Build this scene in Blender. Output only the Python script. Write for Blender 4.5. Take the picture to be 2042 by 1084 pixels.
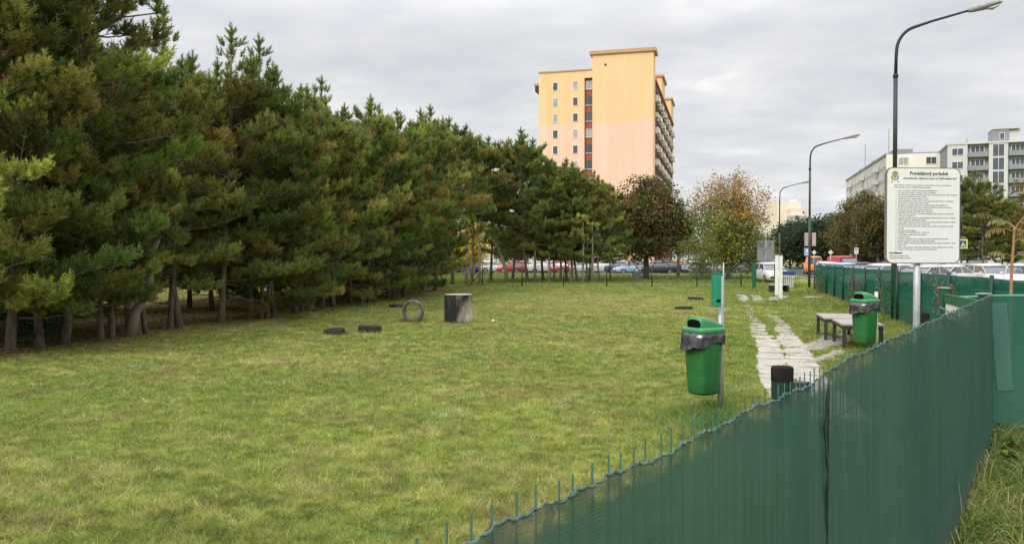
import bpy, math, random
import numpy as np
from mathutils import Vector, Matrix
PI = math.pi
for o in list(bpy.data.objects): bpy.data.objects.remove(o)
sc = bpy.context.scene
C = sc.collection
R = math.radians

# ------------------------------------------------------------ camera
F = 1600.0; W0, H0 = 2042.0, 1084.0; HZ = 515.0; CH = 1.8
cam = bpy.data.cameras.new('camera'); co = bpy.data.objects.new('camera', cam); C.objects.link(co)
cam.sensor_width = 36; cam.lens = 36 * F / W0; cam.clip_start = .05; cam.clip_end = 4000
PITCH = math.atan((H0 / 2 - HZ) / F)
co.location = (0, 0, CH); co.rotation_euler = (PI / 2 - PITCH, 0, 0)
sc.camera = co

# ------------------------------------------------------------ sky, sun, exposure
SUN_EL, SUN_AZ = R(38), R(215)          # azimuth from +Y, clockwise
w = bpy.data.worlds.new('World'); sc.world = w; w.use_nodes = True
nt = w.node_tree; nt.nodes.clear(); N = nt.nodes.new; L = nt.links.new
out = N('ShaderNodeOutputWorld')
sky = N('ShaderNodeTexSky'); sky.sky_type = 'NISHITA'; sky.sun_disc = False
sky.sun_elevation = SUN_EL; sky.sun_rotation = SUN_AZ
b1 = N('ShaderNodeBackground'); b1.inputs[1].default_value = .07; L(sky.outputs[0], b1.inputs[0])
tc = N('ShaderNodeTexCoord'); sep = N('ShaderNodeSeparateXYZ'); L(tc.outputs['Generated'], sep.inputs[0])
def wm(op, a, b=None, clamp=False):
    n = N('ShaderNodeMath'); n.operation = op; n.use_clamp = clamp
    for i, x in enumerate([a, b]):
        if x is None: continue
        if isinstance(x, (int, float)): n.inputs[i].default_value = x
        else: L(x, n.inputs[i])
    return n.outputs[0]
zc = wm('MAXIMUM', sep.outputs[2], 0.0)
den = wm('ADD', zc, .16)
cx = wm('DIVIDE', sep.outputs[0], den); cy = wm('DIVIDE', sep.outputs[1], den)
cmb = N('ShaderNodeCombineXYZ'); L(cx, cmb.inputs[0]); L(wm('MULTIPLY', cy, 1.3), cmb.inputs[1])
def wnoise(scale, det, rough, off):
    mp = N('ShaderNodeMapping'); mp.inputs['Location'].default_value = off; L(cmb.outputs[0], mp.inputs[0])
    n = N('ShaderNodeTexNoise'); n.inputs['Scale'].default_value = scale; n.inputs['Detail'].default_value = det
    n.inputs['Roughness'].default_value = rough; L(mp.outputs[0], n.inputs[0]); return n.outputs[0]
n1 = wnoise(1.5, 9, .56, (3.1, 1.2, 0)); n2 = wnoise(4.5, 7, .55, (8.0, 4.0, 2))
r1 = N('ShaderNodeValToRGB'); L(n1, r1.inputs[0])
e = r1.color_ramp.elements; e[0].position = .32; e[0].color = (.50, .515, .54, 1); e[1].position = .74; e[1].color = (.90, .885, .85, 1)
m = r1.color_ramp.elements.new(.52); m.color = (.575, .58, .595, 1)
m = r1.color_ramp.elements.new(.64); m.color = (.65, .648, .65, 1)
r2 = N('ShaderNodeValToRGB'); L(n2, r2.inputs[0])
e = r2.color_ramp.elements; e[0].position = .3; e[0].color = (.92, .94, .97, 1); e[1].position = .7; e[1].color = (1.05, 1.04, 1.03, 1)
mx = N('ShaderNodeMix'); mx.data_type = 'RGBA'; mx.blend_type = 'MULTIPLY'; mx.inputs[0].default_value = 1
L(r1.outputs[0], mx.inputs[6]); L(r2.outputs[0], mx.inputs[7])
# an overcast sky is brighter towards the zenith
ze = wm('ADD', wm('MULTIPLY', wm('MAXIMUM', wm('SUBTRACT', zc, .26), 0.0), 3.6), 1.0)
b2 = N('ShaderNodeBackground'); L(mx.outputs[2], b2.inputs[0]); L(ze, b2.inputs[1])
ms = N('ShaderNodeMixShader'); ms.inputs[0].default_value = .96
L(b1.outputs[0], ms.inputs[1]); L(b2.outputs[0], ms.inputs[2]); L(ms.outputs[0], out.inputs[0])
sd = bpy.data.lights.new('sun', 'SUN'); sd.energy = 1.5; sd.angle = R(14); sd.color = (1, .93, .84)
so = bpy.data.objects.new('sun', sd); C.objects.link(so)
dsun = Vector((math.sin(SUN_AZ) * math.cos(SUN_EL), math.cos(SUN_AZ) * math.cos(SUN_EL), math.sin(SUN_EL)))
so.rotation_euler = dsun.to_track_quat('Z', 'Y').to_euler()
sc.view_settings.view_transform = 'Standard'; sc.view_settings.look = 'None'
sc.view_settings.exposure = 0.45; sc.view_settings.gamma = 1

# ------------------------------------------------------------ helpers
def G(px, py, z=0.0):
    d = (CH - z) * F / (py - HZ); return Vector(((px - W0 / 2) / F * d, d, z))
def P(px, d, z=0.0): return Vector(((px - W0 / 2) / F * d, d, z))
def ZY(py, d): return CH - (py - HZ) / F * d
def tag(o, label=None, cat=None, group=None, kind=None):
    if label: o['label'] = label
    if cat: o['category'] = cat
    if group: o['group'] = group
    if kind: o['kind'] = kind
    return o
def empty(name, loc=(0, 0, 0), rz=0, label=None, cat=None, group=None):
    o = bpy.data.objects.new(name, None); C.objects.link(o); o.location = loc; o.rotation_euler = (0, 0, rz)
    o.empty_display_size = .2
    return tag(o, label, cat, group)
def copy_tree(o, parent=None):
    c = o.copy(); C.objects.link(c)
    if parent: c.parent = parent
    for ch in list(o.children): copy_tree(ch, c)
    return c
def mesh_obj(name, v, f, mat, parent=None, smooth=False, tint=None):
    me = bpy.data.meshes.new(name); v = np.asarray(v, dtype=np.float32)
    if isinstance(f, np.ndarray):
        k = f.shape[1]; n = f.shape[0]
        me.vertices.add(len(v)); me.vertices.foreach_set('co', v.ravel())
        me.loops.add(n * k); me.loops.foreach_set('vertex_index', f.astype(np.int32).ravel())
        me.polygons.add(n); me.polygons.foreach_set('loop_start', np.arange(0, n * k, k, dtype=np.int32))
        me.update(calc_edges=True)
    else:
        me.from_pydata(v.tolist(), [], f)
    if tint is not None:
        a = me.attributes.new('tint', 'FLOAT_COLOR', 'POINT'); t = np.ones((len(v), 4), np.float32); t[:, :3] = tint
        a.data.foreach_set('color', t.ravel())
    if smooth: me.polygons.foreach_set('use_smooth', [True] * len(me.polygons))
    me.materials.append(mat); me.update()
    o = bpy.data.objects.new(name, me); C.objects.link(o)
    if parent: o.parent = parent
    return o
class MB:
    def __init__(s): s.v = []; s.f = []
    def add(s, vs, fs):
        n = len(s.v); s.v += [tuple(x) for x in vs]; s.f += [tuple(i + n for i in q) for q in fs]; return s
    def box(s, c, d, rz=0, ry=0):
        hx, hy, hz = d[0] / 2, d[1] / 2, d[2] / 2
        M = Matrix.Rotation(rz, 3, 'Z') @ Matrix.Rotation(ry, 3, 'Y'); c = Vector(c)
        vs = [c + M @ Vector((x * hx, y * hy, z * hz)) for z in (-1, 1) for x, y in ((-1, -1), (1, -1), (1, 1), (-1, 1))]
        return s.add(vs, [(3, 2, 1, 0), (4, 5, 6, 7), (0, 1, 5, 4), (1, 2, 6, 5), (2, 3, 7, 6), (3, 0, 4, 7)])
    def bx(s, x0, x1, y0, y1, z0, z1): return s.box(((x0 + x1) / 2, (y0 + y1) / 2, (z0 + z1) / 2), (x1 - x0, y1 - y0, z1 - z0))
    def tube(s, pts, rad, n=8, cap=True):
        pts = [Vector(p) for p in pts]; k = len(pts)
        if isinstance(rad, (int, float)): rad = [rad] * k
        vs = []; ref = Vector((0, 0, 1))
        d0 = (pts[1] - pts[0]).normalized()
        if abs(d0.z) > .9: ref = Vector((1, 0, 0))
        a = d0.cross(ref).normalized()
        for i, p in enumerate(pts):
            d = (pts[min(i + 1, k - 1)] - pts[max(i - 1, 0)]).normalized()
            a = (a - d * a.dot(d)).normalized(); b = d.cross(a)
            for j in range(n):
                t = 2 * PI * j / n; vs.append(p + (a * math.cos(t) + b * math.sin(t)) * rad[i])
        fs = [(i * n + j, i * n + (j + 1) % n, (i + 1) * n + (j + 1) % n, (i + 1) * n + j) for i in range(k - 1) for j in range(n)]
        if cap: fs += [tuple(range(n - 1, -1, -1)), tuple(range((k - 1) * n, k * n))]
        return s.add(vs, fs)
    def lathe(s, prof, n=24, c=(0, 0, 0), sx=1, sy=1):
        vs = [(c[0] + r * sx * math.cos(2 * PI * j / n), c[1] + r * sy * math.sin(2 * PI * j / n), c[2] + z) for r, z in prof for j in range(n)]
        k = len(prof)
        fs = [(i * n + j, i * n + (j + 1) % n, (i + 1) * n + (j + 1) % n, (i + 1) * n + j) for i in range(k - 1) for j in range(n)]
        return s.add(vs, fs)
    def loft(s, rings, cap=True):
        n = len(rings[0]); vs = [p for r in rings for p in r]; k = len(rings)
        fs = [(i * n + j, i * n + (j + 1) % n, (i + 1) * n + (j + 1) % n, (i + 1) * n + j) for i in range(k - 1) for j in range(n)]
        if cap: fs += [tuple(range(n - 1, -1, -1)), tuple(range((k - 1) * n, k * n))]
        return s.add(vs, fs)
    def build(s, name, mat, parent=None, smooth=False, bevel=0):
        o = mesh_obj(name, s.v, s.f, mat, parent, smooth)
        if bevel:
            b = o.modifiers.new('bevel', 'BEVEL'); b.width = bevel; b.segments = 2; b.limit_method = 'ANGLE'
        return o
def vnoise(x, y, seed=0):                # smooth value noise in numpy
    xi = np.floor(x).astype(np.int64); yi = np.floor(y).astype(np.int64); fx = x - xi; fy = y - yi
    fx = fx * fx * (3 - 2 * fx); fy = fy * fy * (3 - 2 * fy)
    def h(a, b):
        n = (a * 374761393 + b * 668265263 + seed * 1442695041) & 0x7fffffff
        n = ((n ^ (n >> 13)) * 1274126177) & 0x7fffffff
        return ((n ^ (n >> 16)) & 0xffff) / 65535.0
    return (h(xi, yi) * (1 - fx) + h(xi + 1, yi) * fx) * (1 - fy) + (h(xi, yi + 1) * (1 - fx) + h(xi + 1, yi + 1) * fx) * fy
def fbm(x, y, seed=0, o=4):
    r = 0; a = .5
    for i in range(o): r = r + a * vnoise(x * 2 ** i, y * 2 ** i, seed + i); a *= .5
    return r / (1 - .5 ** o)

# ------------------------------------------------------------ materials
def M(name, col, rough=.7, var=.12, scale=3.0, bump=0.0, bscale=60.0, metal=0.0, col2=None, spec=.4, stretch=None, thr=None):
    m = bpy.data.materials.new(name); m.use_nodes = True; t = m.node_tree; p = t.nodes['Principled BSDF']
    p.inputs['Roughness'].default_value = rough; p.inputs['Metallic'].default_value = metal
    p.inputs['Specular IOR Level'].default_value = spec
    tc = t.nodes.new('ShaderNodeTexCoord'); src = tc.outputs['Object']
    if stretch:
        mp = t.nodes.new('ShaderNodeMapping'); mp.inputs['Scale'].default_value = stretch; t.links.new(src, mp.inputs[0]); src = mp.outputs[0]
    n = t.nodes.new('ShaderNodeTexNoise'); n.inputs['Scale'].default_value = scale; n.inputs['Detail'].default_value = 6
    n.inputs['Roughness'].default_value = .62; t.links.new(src, n.inputs[0])
    r = t.nodes.new('ShaderNodeValToRGB'); t.links.new(n.outputs[0], r.inputs[0])
    c2 = col2 or tuple(min(1, c * (1 + var)) for c in col)
    c1 = col if col2 else tuple(c * (1 - var) for c in col)
    lo, hi = thr or (.32, .68)
    e = r.color_ramp.elements; e[0].position = lo; e[0].color = (*c1, 1); e[1].position = hi; e[1].color = (*c2, 1)
    t.links.new(r.outputs[0], p.inputs['Base Color'])
    if bump:
        n2 = t.nodes.new('ShaderNodeTexNoise'); n2.inputs['Scale'].default_value = bscale; n2.inputs['Detail'].default_value = 4; t.links.new(src, n2.inputs[0])
        b = t.nodes.new('ShaderNodeBump'); b.inputs['Strength'].default_value = bump; b.inputs['Distance'].default_value = .01
        t.links.new(n2.outputs[0], b.inputs['Height']); t.links.new(b.outputs[0], p.inputs['Normal'])
    return m
def leafmat(name, trans=.3, gain=1.0, rnd=.25):
    m = bpy.data.materials.new(name); m.use_nodes = True; t = m.node_tree; t.nodes.clear(); N = t.nodes.new; L = t.links.new
    o = N('ShaderNodeOutputMaterial'); a = N('ShaderNodeAttribute'); a.attribute_name = 'tint'
    oi = N('ShaderNodeObjectInfo'); mr = N('ShaderNodeMapRange'); mr.inputs[3].default_value = gain * (1 - rnd); mr.inputs[4].default_value = gain * (1 + rnd)
    L(oi.outputs['Random'], mr.inputs[0])
    vm = N('ShaderNodeVectorMath'); vm.operation = 'SCALE'; L(a.outputs['Color'], vm.inputs[0]); L(mr.outputs[0], vm.inputs['Scale'])
    d = N('ShaderNodeBsdfDiffuse'); tr = N('ShaderNodeBsdfTranslucent'); g = N('ShaderNodeBsdfGlossy'); g.inputs['Roughness'].default_value = .55
    L(vm.outputs[0], d.inputs[0]); L(vm.outputs[0], tr.inputs[0])
    m1 = N('ShaderNodeMixShader'); m1.inputs[0].default_value = trans; L(d.outputs[0], m1.inputs[1]); L(tr.outputs[0], m1.inputs[2])
    m2 = N('ShaderNodeMixShader'); m2.inputs[0].default_value = .02; L(m1.outputs[0], m2.inputs[1]); L(g.outputs[0], m2.inputs[2])
    L(m2.outputs[0], o.inputs[0]); return m
def meshfabric(name, col, alpha, band=None):
    """woven privacy net: fine horizontal ribs, slightly see-through; band = (z0,z1) frayed strip"""
    m = bpy.data.materials.new(name); m.use_nodes = True; t = m.node_tree; t.nodes.clear(); N = t.nodes.new; L = t.links.new
    o = N('ShaderNodeOutputMaterial'); tc = N('ShaderNodeTexCoord'); sp = N('ShaderNodeSeparateXYZ'); L(tc.outputs['Object'], sp.inputs[0])
    def mth(op, a, b=None, clamp=False):
        n = N('ShaderNodeMath'); n.operation = op; n.use_clamp = clamp
        for i, x in enumerate([a, b]):
            if x is None: continue
            if isinstance(x, (int, float)): n.inputs[i].default_value = x
            else: L(x, n.inputs[i])
        return n.outputs[0]
    rib = mth('SINE', mth('MULTIPLY', sp.outputs[2], 2 * PI / .0065))
    ribc = mth('ADD', mth('MULTIPLY', rib, .10), 1.0)
    n = N('ShaderNodeTexNoise'); n.inputs['Scale'].default_value = 1.3; n.inputs['Detail'].default_value = 5; L(tc.outputs['Object'], n.inputs[0])
    mp = N('ShaderNodeMapping'); mp.inputs['Scale'].default_value = (1.5, 1.5, .35); L(tc.outputs['Object'], mp.inputs[0])
    n3 = N('ShaderNodeTexNoise'); n3.inputs['Scale'].default_value = 9; n3.inputs['Detail'].default_value = 3; L(mp.outputs[0], n3.inputs[0])
    f = mth('MULTIPLY', ribc, mth('ADD', mth('MULTIPLY', n.outputs[0], .5), mth('ADD', mth('MULTIPLY', n3.outputs[0], .22), .64)))
    vm = N('ShaderNodeVectorMath'); vm.operation = 'SCALE'; vm.inputs[0].default_value = col; L(f, vm.inputs['Scale'])
    cc = vm.outputs[0]
    # dust low down, which is dirt splashed on the net
    nd = N('ShaderNodeTexNoise'); nd.inputs['Scale'].default_value = 5; nd.inputs['Detail'].default_value = 6; L(tc.outputs['Object'], nd.inputs[0])
    dm = mth('MULTIPLY', mth('SUBTRACT', mth('ADD', nd.outputs[0], .15), mth('MULTIPLY', sp.outputs[2], 1.6)), 1.0, True)
    mxc = N('ShaderNodeMix'); mxc.data_type = 'RGBA'; L(dm, mxc.inputs[0]); L(cc, mxc.inputs[6]); mxc.inputs[7].default_value = (.11, .115, .085, 1); cc = mxc.outputs[2]
    al = mth('MULTIPLY', mth('ADD', mth('MULTIPLY', rib, .45), 1.0), alpha)
    if band:
        bnd = mth('MULTIPLY', mth('SUBTRACT', sp.outputs[2], band[0]), 1 / .02, True)
        nb = N('ShaderNodeTexNoise'); nb.inputs['Scale'].default_value = 26; nb.inputs['Detail'].default_value = 4; L(tc.outputs['Object'], nb.inputs[0])
        rb = N('ShaderNodeValToRGB'); L(nb.outputs[0], rb.inputs[0]); e = rb.color_ramp.elements
        e[0].position = .42; e[0].color = (.035, .085, .075, 1); e[1].position = .62; e[1].color = (.14, .15, .12, 1)
        mb = N('ShaderNodeMix'); mb.data_type = 'RGBA'; L(mth('MULTIPLY', bnd, .75), mb.inputs[0]); L(cc, mb.inputs[6]); L(rb.outputs[0], mb.inputs[7]); cc = mb.outputs[2]
        hol = mth('MULTIPLY', mth('SUBTRACT', nb.outputs[0], .52), 4.0, True)
        al = mth('ADD', al, mth('MULTIPLY', bnd, mth('ADD', .16, mth('MULTIPLY', hol, .4))), True)
    d = N('ShaderNodeBsdfDiffuse'); L(cc, d.inputs[0])
    tr = N('ShaderNodeBsdfTranslucent'); L(cc, tr.inputs[0]); gl = N('ShaderNodeBsdfGlossy'); gl.inputs['Roughness'].default_value = .5
    gl.inputs[0].default_value = (.7, .9, .85, 1)
    m1 = N('ShaderNodeMixShader'); m1.inputs[0].default_value = .25; L(d.outputs[0], m1.inputs[1]); L(tr.outputs[0], m1.inputs[2])
    m3 = N('ShaderNodeMixShader'); m3.inputs[0].default_value = .035; L(m1.outputs[0], m3.inputs[1]); L(gl.outputs[0], m3.inputs[2])
    tp = N('ShaderNodeBsdfTransparent'); m2 = N('ShaderNodeMixShader'); L(al, m2.inputs[0]); L(m3.outputs[0], m2.inputs[1]); L(tp.outputs[0], m2.inputs[2])
    L(m2.outputs[0], o.inputs[0]); return m

m_bark = M('pine_bark', (.10, .075, .055), .95, scale=9, col2=(.23, .18, .14), bump=1, bscale=18, stretch=(1, 1, .35))
m_bark_pale = M('pale_bark', (.22, .17, .13), .95, scale=9, col2=(.34, .27, .21), bump=1, bscale=18, stretch=(1, 1, .35))
m_needle = leafmat('needles', .18, 1.0, .16)
m_leaf = leafmat('leaves', .35, 1.0, .05)
m_grass = leafmat('grass_blades', .35, 1.0, 0)
m_dgreen = M('dark_green_paint', (.012, .035, .022), .5, bump=.15)
m_green = M('green_paint', (.015, .11, .06), .45, bump=.1)
m_bin = M('bin_plastic', (.014, .125, .028), .45, scale=5, col2=(.028, .155, .045), bump=.08, bscale=200)
m_lid = M('bin_lid_plastic', (.045, .23, .09), .4, .12, 4)
m_black = M('black_hole', (.006, .006, .006), .9, spec=.05)
m_bag = M('bin_bag', (.03, .028, .032), .22, scale=9, col2=(.13, .12, .13), bump=.5, bscale=20, thr=(.45, .75), spec=.8)
m_galv = M('galvanised_steel', (.42, .44, .45), .45, .15, 14, metal=.35, bump=.1)
m_white = M('white_paint', (.74, .73, .70), .6, .06, 5)
m_whitedirty = M('weathered_white', (.40, .39, .36), .7, scale=7, col2=(.68, .66, .62), bump=.2)
m_tyre = M('tyre_rubber', (.012, .012, .013), .75, spec=.2, scale=6, col2=(.038, .038, .04), bump=.4, bscale=40)
m_tyre_old = M('weathered_tyre', (.055, .055, .048), .9, scale=6, col2=(.16, .16, .135), bump=.5, bscale=40)
m_wood = M('old_wood', (.16, .12, .09), .9, scale=6, col2=(.27, .21, .16), bump=.4)
m_fab_near = meshfabric('near_net', (.046, .114, .084), .06, (1.405, 1.45))
m_fab_side = meshfabric('side_net', (.032, .125, .092), .06)
m_fab_far = meshfabric('far_net', (.010, .115, .068), .06)
m_fab_patch = meshfabric('patch_net', (.085, .20, .165), .10)
m_hem = M('net_hem', (.02, .07, .06), .8, scale=30, col2=(.10, .15, .145), bump=.5)
m_wire = M('fence_wire', (.012, .07, .045), .5)
m_signwhite = M('sign_white', (.72, .725, .70), .45, .03, 3)
m_signgrey = M('sign_edge', (.16, .15, .14), .6)
m_ink = M('sign_ink', (.03, .03, .028), .8)
m_inksoft = M('sign_ink_soft', (.16, .16, .15), .8)
m_emblem = M('emblem_green', (.22, .26, .07), .7, .25, 60)
m_rule = M('sign_rule', (.38, .38, .36), .8)
m_concrete = M('slab_concrete', (.27, .24, .21), .9, scale=3.2, col2=(.44, .395, .35), bump=.6, bscale=50)
m_asphalt = M('asphalt', (.055, .055, .058), .9, .2, 1.5, bump=.3)
m_kerb = M('kerb_stone', (.33, .32, .30), .9, .15, 2)
m_dirt = M('bare_dirt', (.20, .175, .14), .95, scale=5, col2=(.33, .30, .26), bump=.8, bscale=25)
m_lamp_green = M('lamp_post_green', (.035, .055, .045), .6, .2, 4)
m_lamp_dark = M('lamp_arm_dark', (.02, .022, .024), .5)
m_lamp_head = M('lamp_housing', (.22, .22, .215), .6, scale=14, col2=(.38, .38, .37), bump=.3)
m_lampglass = M('lamp_glass', (.62, .62, .58), .25, .05)
m_glass = M('window_glass', (.07, .09, .11), .12, .25, .6, spec=.7)
m_glass_lt = M('window_glass_curtained', (.36, .37, .36), .3, .3, .7)
m_frame = M('window_frame', (.70, .69, .66), .6)

# ------------------------------------------------------------ ground material (grass field, litter under the pines)
def ground_material():
    m = bpy.data.materials.new('grass_ground'); m.use_nodes = True; t = m.node_tree; p = t.nodes['Principled BSDF']; N = t.nodes.new; L = t.links.new
    p.inputs['Roughness'].default_value = 1; p.inputs['Specular IOR Level'].default_value = .1
    tc = N('ShaderNodeTexCoord')
    def noi(s, d=6, r=.6):
        n = N('ShaderNodeTexNoise'); n.inputs['Scale'].default_value = s; n.inputs['Detail'].default_value = d; n.inputs['Roughness'].default_value = r
        L(tc.outputs['Object'], n.inputs[0]); return n.outputs[0]
    def ramp(src, stops):
        r = N('ShaderNodeValToRGB'); L(src, r.inputs[0]); e = r.color_ramp.elements
        e[0].position, e[0].color = stops[0][0], (*stops[0][1], 1); e[1].position, e[1].color = stops[-1][0], (*stops[-1][1], 1)
        for q, c in stops[1:-1]: x = e.new(q); x.color = (*c, 1)
        return r.outputs[0]
    def mix(f, a, b, bt='MIX'):
        n = N('ShaderNodeMix'); n.data_type = 'RGBA'; n.blend_type = bt
        if isinstance(f, float): n.inputs[0].default_value = f
        else: L(f, n.inputs[0])
        for i, x in ((6, a), (7, b)):
            if isinstance(x, tuple): n.inputs[i].default_value = (*x, 1)
            else: L(x, n.inputs[i])
        return n.outputs[2]
    big = ramp(noi(.16, 5), [(.35, (.16, .205, .035)), (.5, (.215, .24, .045)), (.66, (.27, .25, .075))])
    fine = ramp(noi(6, 8, .75), [(.3, (.45, .5, .4)), (.5, (.95, .95, .95)), (.7, (1.5, 1.4, 1.3))])
    c = mix(1.0, big, fine, 'MULTIPLY')
    # leaf litter: strip left of the line of trunks
    sp = N('ShaderNodeSeparateXYZ'); L(tc.outputs['Object'], sp.inputs[0])
    def mth(op, a, b=None, clamp=False):
        n = N('ShaderNodeMath'); n.operation = op; n.use_clamp = clamp
        for i, x in enumerate([a, b]):
            if x is None: continue
            if isinstance(x, (int, float)): n.inputs[i].default_value = x
            else: L(x, n.inputs[i])
        return n.outputs[0]
    off = mth('SUBTRACT', mth('SUBTRACT', mth('MULTIPLY', sp.outputs[1], .205), 13.0), sp.outputs[0])   # >0 left of the line
    nz = mth('MULTIPLY', mth('SUBTRACT', noi(.9, 4), .5), 3.0)
    f1 = mth('MULTIPLY', mth('ADD', mth('ADD', off, .4), nz), 1.2, True)
    f2 = mth('SUBTRACT', 1.0, mth('MULTIPLY', mth('SUBTRACT', off, 8.5), .5, True))
    f3 = mth('SUBTRACT', 1.0, mth('MULTIPLY', mth('SUBTRACT', sp.outputs[1], 46.0), .5, True))
    lit = ramp(noi(9, 6, .7), [(.35, (.055, .034, .018)), (.55, (.15, .09, .045)), (.7, (.24, .16, .09))])
    c = mix(mth('MULTIPLY', mth('MULTIPLY', f1, f2), mth('MULTIPLY', f3, .93)), c, lit)
    L(c, p.inputs['Base Color'])
    b = N('ShaderNodeBump'); b.inputs['Strength'].default_value = .7; b.inputs['Distance'].default_value = .04; L(noi(14, 5, .7), b.inputs['Height']); L(b.outputs[0], p.inputs['Normal'])
    return m
m_ground = ground_material()
gnd = MB().add([(-900, -60, 0), (900, -60, 0), (900, 1500, 0), (-900, 1500, 0)], [(0, 1, 2, 3)]).build('ground', m_ground); tag(gnd, kind='structure')

# street grid: origin on the lamp line; U across the street (to the right), V along it
UD = Vector((.966, -.258, 0)); VD = Vector((.258, .966, 0)); O0 = Vector((4.63 * .966, -4.63 * .258, 0)); GRZ = math.atan2(-.258, .966)
def S(u, v, z=0.0): return O0 + UD * u + VD * v + Vector((0, 0, z))
def quad(name, pts, mat):
    o = MB().add(pts, [tuple(range(len(pts)))]).build(name, mat); tag(o, kind='structure'); return o
quad('road', [S(2.2, -30, .004), S(8.8, -30, .004), S(8.8, 400, .004), S(2.2, 400, .004)], m_asphalt)
quad('parking_area', [S(8.95, -30, .008), S(26, -30, .008), S(26, 190, .008), S(8.95, 190, .008)], m_asphalt)
k = MB(); c0, c1 = S(8.87, -30), S(8.87, 190)
k.box((c0 + c1) / 2 + Vector((0, 0, .06)), (.14, 220, .12), GRZ)
k.box((S(2.1, -30) + S(2.1, 190)) / 2 + Vector((0, 0, .06)), (.14, 220, .12), GRZ)
tag(k.build('kerb', m_kerb), kind='structure')
quad('back_road', [(-90, 128, .004), (-90, 100, .004), (30, 88, .004), (34, 112, .004)], m_asphalt)
tag(MB().box((-30, 93.6, .06), (121, .16, .13), math.atan2(-12, 120)).build('back_kerb', m_kerb), kind='structure')

# ------------------------------------------------------------ path of slabs
rnd = random.Random(5)
PE = lambda y: 4.02 + .262 * (y - 12.5)       # left edge of the path
slab_boxes = []                                # (centre, half, rot) used to keep grass off
pm = MB()
pd = Vector((.262, 1, 0)).normalized(); pn = Vector((pd.y, -pd.x, 0)); prz = math.atan2(-pd.x, pd.y)
s = 0
base = Vector((PE(9), 9, 0))
while s < 31.5:
    y = base.y + pd.y * s
    for c in (0, 1):
        if y < 18.5: sh = .0 if rnd.random() < .93 else .06
        elif y < 22: sh = .06 + .07 * rnd.random()
        elif y < 26: sh = .16 + .12 * rnd.random()
        elif y < 33.5: sh = .2 + .14 * rnd.random() if rnd.random() < (.75 if c == 0 or y < 29 else .3) else 1
        else: sh = .04 + .04 * rnd.random()
        if sh >= .45: continue
        h = .2515 - sh * .5
        cur = -.13 * max(0, min(1, (18.5 - y) / 4)) + .05 * math.sin(y * .9)
        off = cur + (c + .5) * .5 + (-.06 if c == 0 else .06) * (sh > .05) + rnd.uniform(-.018, .018)
        if c == 0 and y < 18 and rnd.random() < .12: sh = .09
        ctr = base + pd * (s + .25) + pn * off
        slab_boxes.append((ctr.x, ctr.y, h))
        n = 20; ring0 = []; ring1 = []; rj = rnd.uniform(-.02, .02); tz = rnd.uniform(-.03, .03)
        for j in range(n):
            a = 2 * PI * (j + .5) / n; ca, sa = math.cos(a), math.sin(a); q = 1 / max(abs(ca), abs(sa))
            rr = h * q * (1 - (rnd.uniform(0, .45) * min(1, sh * 5) if sh > .02 else rnd.uniform(0, .03)))
            p_ = ctr + (pn * math.cos(rj) + pd * math.sin(rj)) * ca * rr * .972 + (pd * math.cos(rj) - pn * math.sin(rj)) * sa * rr * .996
            ring0.append(p_ + Vector((0, 0, -.03))); ring1.append(p_ + Vector((0, 0, .010 + .008 * math.sin(ctr.y * 7 + c) * .5 + ca * tz * .25)))
        pm.loft([ring0, ring1])
    s += .504
tag(pm.build('path', m_concrete), kind='structure')
def patch(name, pix, mat, z, seed):
    r = random.Random(seed); pts = []
    g = [G(a, b) for a, b in pix]
    for i in range(len(g)):
        a, b = g[i], g[(i + 1) % len(g)]
        for t in (0, .25, .5, .75):
            q = a.lerp(b, t) + Vector((r.uniform(-.07, .07), r.uniform(-.1, .1), 0)); q.z = z; pts.append(q)
    quad(name, pts, mat); return pts
dirtA = patch('dirt_patch', [(1585, 697), (1612, 684), (1645, 669), (1688, 663), (1702, 676), (1668, 690), (1622, 700)], m_dirt, .006, 1)
dirtB = patch('dirt_patch', [(1605, 720), (1640, 708), (1672, 697), (1696, 699), (1668, 710), (1636, 722), (1625, 740)], m_dirt, .006, 2)
dirtC = patch('dirt_patch', [(1535, 592), (1575, 590), (1560, 597), (1530, 600)], m_dirt, .006, 3)

# ------------------------------------------------------------ near fence line geometry
FP = Vector((.90, 2.38, 0)); FD = Vector((.574, .819, 0)); FN = Vector((.819, -.574, 0))   # FN points to the camera's side
CORN = FP + FD * 6.01
F2 = Vector((.995, .10, 0)).normalized(); F2N = Vector((F2.y, -F2.x, 0))

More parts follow.
